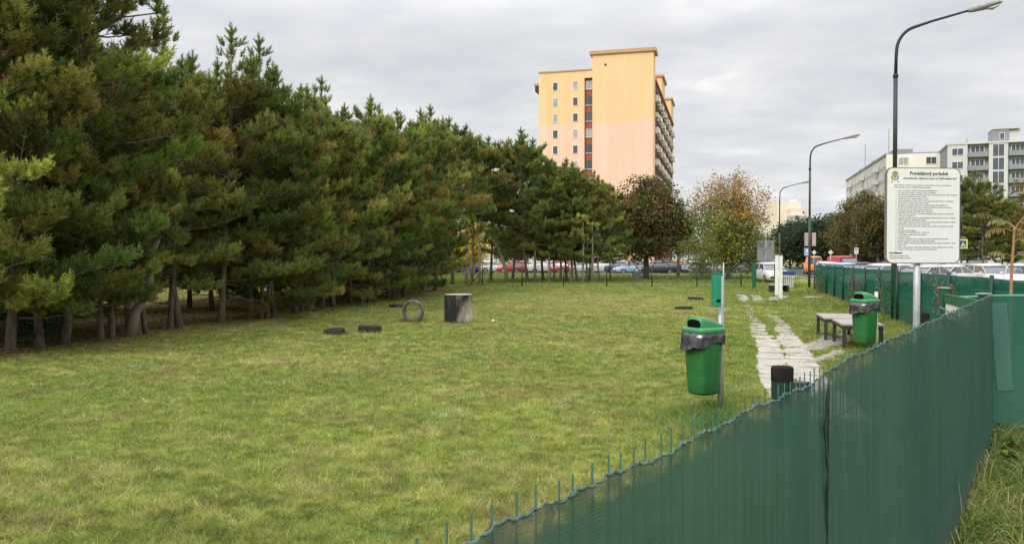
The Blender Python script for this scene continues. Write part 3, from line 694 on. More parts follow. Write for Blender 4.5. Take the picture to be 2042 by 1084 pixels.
for i, (px, d, H, rx, sd_) in enumerate([(1575, 150, 8.3, 4.2, 11), (1612, 140, 8.0, 4.0, 12), (1648, 135, 8.6, 4.4, 13), (1590, 170, 9.4, 4.5, 14)]):
    broadleaf('dark_tree', P(px, d), H, rx, .8, sd_, [(.035, .065, .03), (.045, .08, .035), (.03, .055, .028)], 36, 9, 26, .24, .6, ['dark green tree behind the first stretch of street', 'dark green tree behind the second street lamp', 'dark green tree left of the brownish street tree', 'taller dark green tree farthest down the street'][i], group='dark trees at the end of the street', trunk=.25)
for i, (px, d, H, rx, sd_) in enumerate([(1722, 100, 9.6, 3.4, 21), (1750, 94, 8.4, 3.0, 22), (1690, 112, 7.9, 2.9, 23)]):
    broadleaf('street_tree', P(px, d), H, rx, 1.4, sd_, [(.115, .11, .03), (.085, .10, .028), (.14, .11, .032), (.17, .105, .032)], 44, 10, 34, .15, .42, ['largest brown and olive street tree left of the notice board', 'olive street tree partly hidden by the notice board', 'smaller rusty street tree farthest from the notice board'][i], group='brownish street trees beyond the parked cars', trunk=.22)
broadleaf('rusty_tree', P(2062, 46), 6.3, 1.5, 2.4, 31, [(.22, .12, .03), (.16, .12, .03)], 18, 7, 22, .1, .3, 'rusty brown tree reaching in at the right picture edge', trunk=.12)
broadleaf('yellow_tree', P(945, 84), 5.6, 1.7, 1.0, 41, [(.50, .40, .02), (.42, .42, .03), (.55, .34, .02)], 22, 8, 24, .12, .34, 'bright yellow autumn tree behind the bent trunk', trunk=.12)
broadleaf('yellow_bush', P(922, 88), 3.0, 1.9, .2, 42, [(.26, .32, .03), (.34, .36, .03)], 20, 7, 22, .12, .3, 'low yellow green bush behind the back fence, beside the blue car', 'bush', trunk=.06)
for i, (px, d, H, rx, sd_) in enumerate([(1040, 118, 7.5, 4.5, 51), (1140, 120, 7, 4.5, 52), (870, 112, 7, 4.2, 53), (700, 112, 7, 5, 55), (480, 110, 7, 5, 56), (200, 105, 7, 5, 57)]):
    broadleaf('background_tree', P(px, d), H, rx, .8, sd_, [(.05, .08, .022), (.07, .09, .025), (.10, .09, .03)], 30, 8, 22, .24, .6, ['green tree across the back road behind the tallest clump pine', 'green tree across the back road, rightmost of those seen between pines', 'green tree across the back road, just left of the yellow tree', 'green tree across the back road behind the middle of the pine row', 'green tree across the back road behind the left middle pines', 'green tree across the back road behind the far left pines'][i], group='trees across the back road', trunk=.2)
broadleaf('low_shrub', G(62, 692), .75, .55, .05, 61, [(.03, .075, .025), (.04, .09, .03)], 14, 6, 22, .035, .12, 'low dark green shrub at the foot of the leftmost pines', 'shrub', trunk=.02)
def fallen():
    rs = np.random.RandomState(8); n = 26000
    y = 14 + 33 * rs.uniform(0, 1, n) ** 1.3; x = .205 * y - 13.0 + rs.normal(-.6, 1.3, n)
    ctr = np.stack([x, y, rs.uniform(.01, .05, n)], 1); a = rs.uniform(0, 2 * PI, n); s_ = rs.uniform(.015, .04, n)[:, None]
    t1 = np.stack([np.cos(a), np.sin(a), rs.uniform(-.4, .4, n)], 1) * s_; t2 = np.stack([-np.sin(a), np.cos(a), rs.uniform(-.4, .4, n)], 1) * s_ * .6
    v = np.stack([ctr - t1, ctr - t2, ctr + t1, ctr + t2], 1).reshape(-1, 3)
    c = np.array([(.30, .17, .07), (.22, .12, .05), (.36, .25, .12)])[rs.randint(0, 3, n)] * rs.uniform(.6, 1.2, (n, 1))
    o = mesh_obj('fallen_leaves', v, np.arange(len(v)).reshape(-1, 4), m_leaf, None, False, np.repeat(c, 4, 0)); tag(o, 'brown fallen leaves and needles along the foot of the pine row', 'leaves', kind='stuff')
fallen()

# ------------------------------------------------------------ near fence
def near_fence():
    r = empty('mesh_fence', FP, 0, 'near wire fence hung with dark green privacy net, wire tips above a ragged hem', 'fence')
    def pt(s_, n_, z): q = FD * s_ + FN * n_; return (q.x, q.y, z)
    s0, s1 = -2.7, 6.01
    wob = lambda s_: .004 * math.sin(s_ * 7.3) + .003 * math.sin(s_ * 19 + 1) + .0028 * math.sin(s_ * 2 * PI / .104 + math.sin(s_ * 5)) + .022 * min(1, max(0, (s_ + .1) / .5))
    # net
    ns, nz = 1300, 26; v = []; f = []
    for i in range(ns + 1):
        s_ = s0 + (s1 - s0) * i / ns
        for j in range(nz + 1):
            t = j / nz; zt = 1.448 + wob(s_); z = .03 + (zt - .03) * t
            bil = .008 * (1 + math.sin(s_ * 2.5 + t * 2)) * math.sin(t * PI) + .004 * math.sin(s_ * 9 + t * 5) * (1 - t) + .004 * math.sin(s_ * 31 + z * 4) + .0038 * abs(math.cos((s_ - s0) * PI / .052)) ** 8 * (1 - .5 * min(1, max(0, s_ / 3)))
            bil += .0012 * math.sin(z * 37 + s_ * 3) + .003 * math.sin(s_ * 4.1 - z * 5.5) * math.sin(t * PI)
            v.append(pt(s_, .020 + bil + (.03 * (1 - t) ** 3), z))
    for i in range(ns):
        for j in range(nz): a = i * (nz + 1) + j; f.append((a, a + nz + 1, a + nz + 2, a + 1))
    mesh_obj('privacy_net', v, f, m_fab_near, r, True)
    # twisted hem
    pts = []; rad = []; s_ = s0
    while s_ < s1:
        pts.append(pt(s_, .020 + .002 * math.cos(s_ * 210), 1.448 + wob(s_) + .0018 * math.sin(s_ * 210))); rad.append(.0026 + .0008 * math.sin(s_ * 47) + .0009 * math.sin(s_ * 231)); s_ += .006
    MB().tube(pts, rad, 6).build('twisted_hem', m_hem, r, True)
    # wire mesh: verticals 5 cm apart with tips, doubled horizontals
    m_ = MB(); s_ = s0; k_ = random.Random(3)
    while s_ < s1:
        tip = 1.472 + k_.uniform(-.006, .005)
        m_.tube([pt(s_, 0, .02), pt(s_ + k_.uniform(-.004, .004), k_.uniform(-.004, .004), tip)], .0018, 5); s_ += .052
    z = .08
    while z < 1.45: m_.tube([pt(s0, -.004, z), pt(s1, -.004, z)], .0024, 5); z += .2
    m_.build('wire_mesh', m_wire, r, True)
    for s_ in (-2.5, 0, 2.5, 5.0):
        q = MB(); q.box(pt(s_, -.04, .715), (.04, .04, 1.43), math.atan2(FD.y, FD.x)); q.build('post', m_dgreen, r)
    # seam of two net rolls with tie wires at the nearest post
    sm = MB(); pts = [pt(.004 * math.sin(z * 9), (.036 + .004 * math.sin(z * 23) + .034 * (1 - z / 1.45) ** 3), z) for z in np.linspace(.05, 1.445, 60)]
    sm.tube(pts, [.0042 + .0018 * math.sin(i * 1.7) for i in range(60)], 6)
    pts = [pt(.022 + .003 * math.sin(z * 11), (.034 + .034 * (1 - z / 1.45) ** 3), z) for z in np.linspace(.05, 1.44, 40)]; sm.tube(pts, .0025, 5)
    sm.build('net_seam', m_dgreen, r, True)
    # second run from the corner
    r2 = empty('mesh_fence', CORN, 0, 'short green net fence running right from the corner of the near fence', 'fence')
    v = []; f = []; ns = 60
    for i in range(ns + 1):
        s_ = 4.5 * i / ns
        for j in range(nz + 1):
            t = j / nz; z = .03 + 1.425 * t; bil = .012 * math.sin(s_ * 3 + t * 2) * math.sin(t * PI) + .004 * math.sin(s_ * 17)
            q = F2 * s_ + F2N * (.02 + bil); v.append((q.x, q.y, z))
    for i in range(ns):
        for j in range(nz): a = i * (nz + 1) + j; f.append((a, a + nz + 1, a + nz + 2, a + 1))
    mesh_obj('privacy_net', v, f, m_fab_side, r2, True)
    q = F2 * 4.5; MB().tube([(0, 0, 1.458), (q.x, q.y, 1.458)], .014, 8).build('top_rail', m_lid, r2, True)
    for s_ in (0.0, 2.4, 4.5):
        q = F2 * s_ - F2N * .045; MB().box((q.x, q.y, .735), (.06, .06, 1.47), 0).build('post', m_dgreen, r2)
    # pale doubled flap of net hanging by the corner
    v = []; f = []
    for i in range(7):
        for j in range(21):
            t = j / 20; s_ = -.02 + .16 * i / 6 + .07 * (1 - t) + .004 * math.sin(j * 1.3); z = .60 + .80 * t
            q = F2 * s_ + F2N * (.040 + .004 * math.sin(i * 1.4 + j * .5)); v.append((q.x, q.y, z))
    for i in range(6):
        for j in range(20): a = i * 21 + j; f.append((a, a + 21, a + 22, a + 1))
    fl = mesh_obj('net_patch', v, f, m_fab_patch, r2, True); fl['label'] = 'pale doubled strip of net'
near_fence()

# ------------------------------------------------------------ right fence (green screen along the street)
def right_fence():
    vs = []; x = 11.7 / .966
    ys = [11.7, 14.5, 17.3, 19.9, 22.5, 25.2, 27.8, 30.3, 33.0, 35.7, 38.4, 41.1, 43.6]
    line = lambda y: Vector((4.8 + .2671 * y, y, 0))
    a, b = line(9), line(43.6)
    r = empty('screen_fence', a, 0, 'long bright green screened fence with dark posts along the street', 'fence'); d = (b - a).normalized(); n_ = Vector((d.y, -d.x, 0)); Lg = (b - a).length
    ns = 240; nz = 10; v = []; f = []
    for i in range(ns + 1):
        s_ = Lg * i / ns
        for j in range(nz + 1):
            t = j / nz; q = d * s_ + n_ * (.045 + .02 * math.sin(s_ * 2.3 + 1) * math.sin(t * PI) + .008 * math.sin(s_ * 11)); v.append((q.x, q.y, .04 + 1.40 * t + .008 * math.sin(s_ * 2.2)))
    for i in range(ns):
        for j in range(nz): a_ = i * (nz + 1) + j; f.append((a_, a_ + nz + 1, a_ + nz + 2, a_ + 1))
    mesh_obj('screen', v, f, m_fab_far, r, True)
    for z in (.3, .75, 1.2):
        q = d * Lg; MB().tube([(0, 0, z), (q.x, q.y, z)], .004, 5).build('tension_wire', m_wire, r)
    for y in ys:
        q = line(y) - a; MB().tube([(q.x, q.y, -.05), (q.x, q.y, 1.50)], .038, 8).build('post', m_dgreen, r, True)
    return line
fline = right_fence()
# weeds and dead vines on that fence
def climber(y, h, seed, label, col):
    rs = np.random.RandomState(seed); p = fline(y) - Vector((.12, .0, 0)); r = empty('climbing_weed', p, 0, label, 'plant', 'weeds along the screened fence'); w_ = MB(); V = []; Cc = []
    for k_ in range(6):
        pts = [np.array([rs.uniform(-.15, .15), rs.uniform(-.2, .2), 0])]
        for i in range(6): pts.append(pts[-1] + np.array([rs.normal(0, .04), rs.normal(0, .07), h / 6 * rs.uniform(.6, 1.1)]))
        w_.tube(pts, [.006] * 7, 4, False)
        for q in pts[1:]:
            n = 9; ctr = q + rs.normal(0, .06, (n, 3)); t1 = rs.normal(0, 1, (n, 3)); t1 /= np.linalg.norm(t1, axis=1)[:, None]; t2 = np.cross(t1, rs.normal(0, 1, (n, 3))); t2 /= np.linalg.norm(t2, axis=1)[:, None]
            V.append(np.stack([ctr - t1 * .035, ctr - t2 * .02, ctr + t1 * .035, ctr + t2 * .02], 1).reshape(-1, 3)); Cc.append(np.repeat(np.array(col) * rs.uniform(.5, 1.3, (n, 1)), 4, 0))
    V = np.concatenate(V); mesh_obj('stem', w_.v, w_.f, m_wood, r); mesh_obj('leaves', V, np.arange(len(V)).reshape(-1, 4), m_leaf, r, False, np.concatenate(Cc))
climber(29.0, 1.3, 1, 'dry vine climbing the screened fence, farthest of the weeds', (.17, .14, .07))
climber(23.6, 1.2, 2, 'brownish vine on the fence behind the right green bin', (.13, .14, .05))
climber(17.0, 1.4, 3, 'dry brown vine on the fence right of the notice board post', (.20, .14, .09))
climber(14.1, .9, 4, 'leafy weed on the fence at the foot of the young tree', (.20, .22, .05))
climber(39.5, 1.0, 5, 'pale weed on the fence by the second lamp post', (.16, .19, .05))

# ------------------------------------------------------------ back fence (thin wire)
def back_fence():
    ps = [P(880, 50.9), P(962, 50.5), P(1041, 50.3), P(1124, 50.1), P(1210, 50.0), P(1300, 49.8), P(1390, 49.6), P(1478, 49.4)]
    r = empty('wire_fence', ps[0], 0, 'thin green wire fence across the far end of the field', 'fence'); o0 = ps[0]
    for i, p in enumerate(ps):
        q = p - o0; MB().tube([(q.x, q.y, -.05), (q.x, q.y, 1.36)], .036, 8).build('post', m_dgreen, r, True)
    q = ps[1] - o0; MB().tube([(q.x, q.y - .02, 1.0), (q.x - .95, q.y - .02, 0)], .03, 6).build('brace', m_dgreen, r, True)
    m_ = MB(); e_ = ps[-1] - o0; n = 300
    for i in range(n): q = e_ * (i / n); m_.box((q.x, q.y + .04, .66), (.004, .004, 1.25))
    for z in np.arange(.05, 1.31, .12): m_.tube([(0, .04, z), (e_.x, e_.y + .04, z)], .003, 4)
    m_.build('wire_mesh', m_wire, r)
back_fence()

# ------------------------------------------------------------ gate area at the far right corner
def far_gate():
    r = empty('metal_gate', P(1503, 47.5), 0, 'green metal gate standing open at the far end of the path', 'gate')
    MB().box((0, 0, .78), (.14, .14, 1.56)).build('post', m_green, r); MB().box((.9, -1.2, .72), (.14, .14, 1.45)).build('post', m_dgreen, r)
    g = MB(); a = Vector((.05, 0, 0)); b = Vector((.42, .9, 0))
    for z in (.12, .7, 1.42): g.tube([a + Vector((0, 0, z)), b + Vector((0, 0, z))], .025, 6)
    for t in np.linspace(0, 1, 9): q = a.lerp(b, t); g.tube([q + Vector((0, 0, .12)), q + Vector((0, 0, 1.42))], .014, 6)
    g.build('gate_leaf', m_green, r)
    g = MB(); a = Vector((1.0, -1.2, 0)); b = Vector((2.2, -1.5, 0))
    for z in (.1, .65, 1.2): g.tube([a + Vector((0, 0, z)), b + Vector((0, 0, z))], .022, 6)
    for t in np.linspace(0, 1, 12): q = a.lerp(b, t); g.tube([q + Vector((0, 0, .1)), q + Vector((0, 0, 1.2))], .012, 6)
    g.build('side_railing', m_green, r)
far_gate()
for i, (px, d, zt) in enumerate([(1549, 38.0, 1.95), (1557, 35.0, 1.92)]):
    p = P(px, d); o = empty('white_post', p, 0, ['white painted post by the gate, the shorter rear one of the pair', 'white painted post by the gate, the front one of the pair'][i], 'post', 'pair of white posts by the far gate')
    MB().box((0, 0, zt / 2), (.13 if i else .15, .10, zt), .1 * i).build('shaft', m_white, o, bevel=.01)
    MB().box((0, 0, zt + .012), (.15, .12, .02)).build('cap', m_galv, o)
def low_bench(p):
    r = empty('low_bench', p, .1, 'low dark bench with a grey top behind the white posts', 'bench')
    MB().box((0, 0, .40), (1.0, .45, .06)).build('seat', m_kerb, r, bevel=.01)
    for x in (-.42, .42): MB().box((x, 0, .185), (.10, .40, .37)).build('leg', m_dgreen, r)
    MB().box((0, .16, .22), (.74, .03, .26)).build('back_panel', m_dgreen, r)
low_bench(P(1553, 42.5))
def board_sign():
    p = P(1527, 68); r = empty('road_sign', p, 0, 'back of a large grey rectangular road sign on a thin post', 'sign')
    MB().tube([(0, 0, 0), (0, 0, 3.35)], .04, 8).build('post', m_galv, r, True)
    MB().box((0, .06, 2.45), (1.45, .03, 1.75), 0).build('sign_panel', M('sign_back_grey', (.20, .22, .24), .6), r, bevel=.01)
board_sign()

# ------------------------------------------------------------ street lamps
def make_lamp(loc, az, label, scale=1.0):
    r = empty('street_lamp', loc, az, label, 'street lamp', 'street lamps along the road'); r.scale = (scale,) * 3
    MB().tube([(0, 0, -.1), (0, 0, 4.2)], .078, 12).build('lower_pole', m_lamp_green, r, True)
    MB().tube([(0, 0, 4.15), (0, 0, 7.05)], .060, 12).build('middle_pole', m_lamp_green, r, True)
    MB().tube([(0, 0, 7.0), (0, 0, 7.10)], .072, 12).build('collar', m_lamp_dark, r, True)
    pts = [(0, 0, 7.05), (.01, 0, 7.6)] + [(.62 - .60 * math.cos(t), 0, 7.75 + .68 * math.sin(t)) for t in np.linspace(.1, 1.22, 8)]
    x, _, z = pts[-1]; pts += [(x + .5, 0, z + .15), (1.92, 0, 8.78)]
    MB().tube(pts, [.046] * (len(pts) - 2) + [.036, .03], 10).build('arm', m_lamp_dark, r, True)
    # cobra head: loft of super-ellipses
    rings = []
    for t, hw, zt, zb_ in ((0, .05, .05, -.05), (.06, .09, .09, -.07), (.25, .12, .115, -.085), (.5, .15, .12, -.09), (.72, .155, .115, -.06), (.88, .12, .085, -.035), (.97, .05, .03, -.01)):
        cxx = 1.86 + .88 * t; cz = 8.77 + .17 * t
        rings.append([(cxx, hw * math.cos(a), cz + (zt if math.sin(a) > 0 else -zb_) * math.sin(a)) for a in np.linspace(0, 2 * PI, 14, endpoint=False)])
    hd = MB().loft(rings).build('lamp_head', m_lamp_head, r, True)
    rings = []
    for t, hw in ((0, .03), (.15, .09), (.5, .12), (.85, .09), (1, .02)):
        cxx = 1.86 + .88 * (.5 + .44 * t); cz = 8.77 + .17 * (.5 + .44 * t) - .055 + .02 * t
        rings.append([(cxx, hw * math.cos(a), cz - .075 * math.sin(PI * t) * (.5 - .5 * math.sin(a)) * 1.2 + .01 * math.sin(a)) for a in np.linspace(0, 2 * PI, 10, endpoint=False)])
    MB().loft(rings).build('diffuser', m_lampglass, r, True)
    return r
lp = P(1783, 23.2)
lamp = make_lamp(lp, GRZ, 'nearest and tallest looking street lamp, rising behind the notice board')
l2 = copy_tree(lamp); l2.location = P(1614, 47.2); l2['label'] = 'second street lamp along the green fence, with small signs on its post'
l3 = copy_tree(lamp); l3.location = P(1554, 75); l3['label'] = 'third and smallest curved street lamp, behind the white posts'
l4 = copy_tree(lamp); l4.location = P(1708, 92); l4.rotation_euler.z = GRZ + PI; l4.scale = (.83, .83, .83); l4['label'] = 'street lamp in front of the brownish trees, its arm pointing left'
l5 = copy_tree(lamp); l5.location = P(1917, 62); l5.rotation_euler.z = GRZ + 2.0; l5.scale = (.84, .84, .84); l5['label'] = 'green street lamp right of the notice board, carrying the crossing sign'
l6 = copy_tree(lamp); l6.location = P(1655, 140); l6.rotation_euler.z = GRZ + PI; l6.scale = (.85, .85, .85); l6['label'] = 'far grey street lamp before the dark green trees'

def flat_sign(name, p, w_, h_, col, label, z, post=True, diamond=False, pic=None, zpost=None, cat='road sign'):
    r = empty(name, p, 0, label, cat); mt = M(name + '_face', col, .5, .05)
    b_ = MB().box((0, -.06, z), (w_, .02, h_), 0, PI / 4 if diamond else 0); b_.build('sign_face', mt, r)
    if post: MB().tube([(0, 0, 0), (0, 0, (zpost or z + h_ / 2))], .03, 8).build('post', m_galv, r, True)
    return r
m_blue = M('sign_blue', (.02, .06, .16), .5)
r = flat_sign('crossing_sign', P(1919, 61.6), .72, .72, (.62, .66, .06), 'square yellow bordered pedestrian crossing sign right of the notice board', ZY(486, 61.6), post=False, cat='road sign')
MB().box((0, -.075, ZY(486, 61.6)), (.46, .012, .50)).build('blue_field', m_blue, r)
tz = ZY(486, 61.6) - .02
MB().add([(-.17, -.085, tz - .15), (.17, -.085, tz - .15), (0, -.085, tz + .17)], [(0, 1, 2)]).build('white_triangle', m_white, r)
pm_ = MB(); pm_.tube([(0, -.09, tz + .0), (0, -.09, tz + .06)], .022, 8)
pm_.add([(-.02, -.089, tz + .03), (.02, -.089, tz + .03), (.045, -.089, tz - .12), (.02, -.089, tz - .12), (0, -.089, tz - .04), (-.03, -.089, tz - .12), (-.055, -.089, tz - .12)], [(0, 6, 5, 4, 3, 2, 1)])
pm_.build('walking_symbol', m_blue, r)
flat_sign('priority_sign', P(1656, 78), .36, .36, (.66, .64, .48), 'pale diamond priority sign on a thin post, left of the red car', ZY(503, 78), diamond=True)
flat_sign('priority_sign', P(1623, 84), .36, .36, (.66, .64, .48), 'pale diamond priority sign just right of the second street lamp', ZY(503, 84), diamond=True)
r = flat_sign('parking_sign', P(1707, 88), .45, .68, (.62, .60, .60), 'small white sign with red marks in front of the brownish trees', ZY(500, 88))
MB().box((0, -.075, ZY(497, 88)), (.26, .01, .14)).build('red_mark', M('red_mark', (.45, .08, .08), .6), r)
r = flat_sign('hoarding', P(1607, 47.0), .22, .78, (.40, .30, .28), 'narrow pinkish board fixed left of the second lamp post', ZY(477, 47), post=False, cat='board')
r = flat_sign('hoarding', P(1622, 47.0), .22, .78, (.48, .33, .30), 'narrow pinkish board fixed right of the second lamp post', ZY(477, 47), post=False, cat='board')
r = flat_sign('information_sign', P(1607, 46.8), .26, .46, (.20, .28, .42), 'small blue and white sign under the narrow boards', ZY(502, 46.8), post=False)
MB().box((.02, -.075, ZY(500, 46.8)), (.12, .01, .2)).build('white_symbol', m_white, r)
MB().box((.0, -.075, ZY(507, 46.8)), (.16, .01, .06)).build('white_strip', m_white, r)

# ------------------------------------------------------------ notice board
def text_mesh(body, size, mat, parent, loc, align='LEFT', name='lettering', bold=0.0, spacing=1.0, sx=1.0):
    cu = bpy.data.curves.new('lettering', 'FONT'); cu.body = body; cu.size = size; cu.align_x = align; cu.space_line = spacing; cu.offset = bold; cu.extrude = .0006; cu.resolution_u = 2
    o = bpy.data.objects.new('tmp', cu); C.objects.link(o); bpy.context.view_layer.update()
    me = bpy.data.meshes.new_from_object(o.evaluated_get(bpy.context.evaluated_depsgraph_get())); bpy.data.objects.remove(o)
    me.materials.clear(); me.materials.append(mat)
    t = bpy.data.objects.new(name, me); C.objects.link(t); t.parent = parent; t.location = loc; t.rotation_euler = (PI / 2, 0, 0); t.scale = (sx, 1, 1)
    return t
def notice_board():
    d = 8.3; k_ = d / F; cxp = 1835
    p = P(1829, d); r = empty('notice_board', p, R(5), 'large white notice board with rounded corners and rows of fine black text', 'sign')
    zc_ = (ZY(336, d) + ZY(525, d)) / 2; hw = 155 * k_ / 2; hh = 190 * k_ / 2; ox = (cxp - 1829) * k_
    def rrect(w_, h_, rad, y):
        pts = []
        for sx, sy, a0 in ((1, 1, 0), (-1, 1, 90), (-1, -1, 180), (1, -1, 270)):
            for a in range(0, 91, 15): t = R(a0 + a); pts.append((ox + sx * (w_ - rad) + rad * math.cos(t), y, zc_ + sy * (h_ - rad) + rad * math.sin(t)))
        return pts
    MB().loft([rrect(hw, hh, .07, -.020), rrect(hw, hh, .07, -.048)]).build('backing_frame', m_signgrey, r)
    MB().loft([rrect(hw - .012, hh - .010, .062, -.047), rrect(hw - .012, hh - .010, .062, -.051)]).build('board_face', m_signwhite, r)
    MB().tube([(0, .005, -.1), (0, .005, zc_ + .3)], .034, 14).build('post', m_galv, r, True)
    cl = MB(); [cl.box((0, -.008, zc_ + z), (.10, .02, .04)) for z in (-.35, .25)]; cl.build('clamp', m_galv, r)
    Y = -.052
    X = lambda px: (px - 1829) * k_
    Z = lambda py: ZY(py, d)
    text_mesh('Prevádzkový poriadok', .046, m_ink, r, (X(1846), Y, Z(350)), 'CENTER', 'title_lettering', .0012)
    MB().box((X(1846), Y, Z(352.5)), (.42, .001, .002)).build('title_rule', m_rule, r)
    text_mesh('„Vymedzeného výbehu pre psov na Vyšehradskej ulici“', .0265, m_ink, r, (X(1848), Y, Z(358.5)), 'CENTER', 'subtitle_lettering', .0004)
    em = MB(); exx, ez = X(1775.5), Z(353)
    em.add([(exx - .042, Y, ez + .022), (exx + .042, Y, ez + .022), (exx + .02, Y, ez + .045), (exx, Y, ez + .055), (exx - .02, Y, ez + .045)], [(0, 1, 2, 3, 4)])
    n = 24; rings = [[(exx + rr_ * math.cos(2 * PI * j / n), Y, ez - .012 + rr_ * .75 * math.sin(2 * PI * j / n)) for j in range(n)] for rr_ in (.042, .024)]
    em.loft(rings, False); em.add([(exx + .015 * math.cos(2 * PI * j / 12), Y, ez - .008 + .012 * math.sin(2 * PI * j / 12)) for j in range(12)], [tuple(range(12))])
    for sx in (-.034, .034): em.box((exx + sx, Y, ez - .058), (.016, .001, .010))
    em.build('emblem', m_emblem, r)
    intro = ['Tento výbeh je určený na voľný pohyb psov pod dohľadom. Vstup je povolený len', 'osobám so psami, ktoré dodržiavajú tento poriadok:']
    rules = ['Vstup do priestoru výbehu je na vlastné nebezpečenstvo', 'Pes musí byť pri vstupe do výbehu vedený na vôdzke a', 'Za správanie psa zodpovedá držiteľ, ktorý ho má počas pobytu pod stálym dohľadom', 'a je povinný zabrániť jeho úniku z areálu', 'Držiteľ je povinný odstrániť výkaly po psovi', 'Vstup je zakázaný so psom, ktorý je chorý, agresívny alebo háravý a neočkovaný', 'ako aj deťom do desať rokov bez sprievodu', 'Vo výbehu je zakázané kŕmiť psov a prinášať sklenené obaly, fajčiť a piť', 'Na dvere je potrebné dávať pozor a zatvárať ich hneď po vstupe do areálu aj', 'pri odchode tak, aby žiadny iný pes nemohol ujsť', 'Je zakázané poškodzovať lavičky, koše a oplotenie', 'Pohyb detí je dovolený iba v prítomnosti dospelej osoby, ktorá za ne zodpovedá', 'a dbá na ich bezpečnosť', 'V prípade zranenia psa alebo osoby je držiteľ povinný poskytnúť pomoc a oznámiť', 'udalosť príslušným orgánom bez odkladu', 'V čase údržby trávnika je výbeh uzavretý a vstup doň je dočasne zakázaný všetkým', 'návštevníkom areálu okrem poverených osôb', 'Psy musia mať platné očkovanie a známku, ktorú držiteľ na požiadanie preukáže', 'kontrole', 'Prevádzková doba výbehu', 'PONDELOK AŽ NEDEĽA 7.00 – 21.00 hod.', 'Dodržiavanie poriadku kontroluje polícia', 'a poverené osoby', 'Porušenie ustanovení tohto poriadku je možné postihnúť pokutou podľa', 'platných predpisov a všeobecne záväzného nariadenia', 'Správca výbehu nezodpovedá za škody spôsobené psami alebo ich držiteľmi v areáli', 'a jeho okolí', 'Návrhy, pripomienky a poškodenie zariadenia je možné nahlásiť správcovi počas', 'úradných hodín alebo na miestnom úrade mestskej časti']
    rs = random.Random(2)
    for i, l_ in enumerate(intro): text_mesh(l_, .0185, m_inksoft, r, (X(1773), Y, Z(371.5 + i * 4.3)), name='intro_lettering', sx=1.0)
    bold = {2, 9, 20, 21}
    body = '\n'.join(rules)
    text_mesh(body, .0185, m_inksoft, r, (X(1782), Y, Z(382)), name='rules_lettering', spacing=.0215 / .0185)
    text_mesh('\n'.join('%d.' % (i + 1) for i in range(29)), .012, m_inksoft, r, (X(1777), Y, Z(382)), name='number_lettering', spacing=.0215 / .012)
    text_mesh('Prevádzkovateľ', .022, m_ink, r, (X(1765), Y, Z(505.5)), name='footer_heading_lettering', bold=.001)
    text_mesh('Miestny úrad mestskej časti\noddelenie životného prostredia', .018, m_inksoft, r, (X(1765), Y, Z(511)), name='footer_lettering', spacing=1.2)
notice_board()

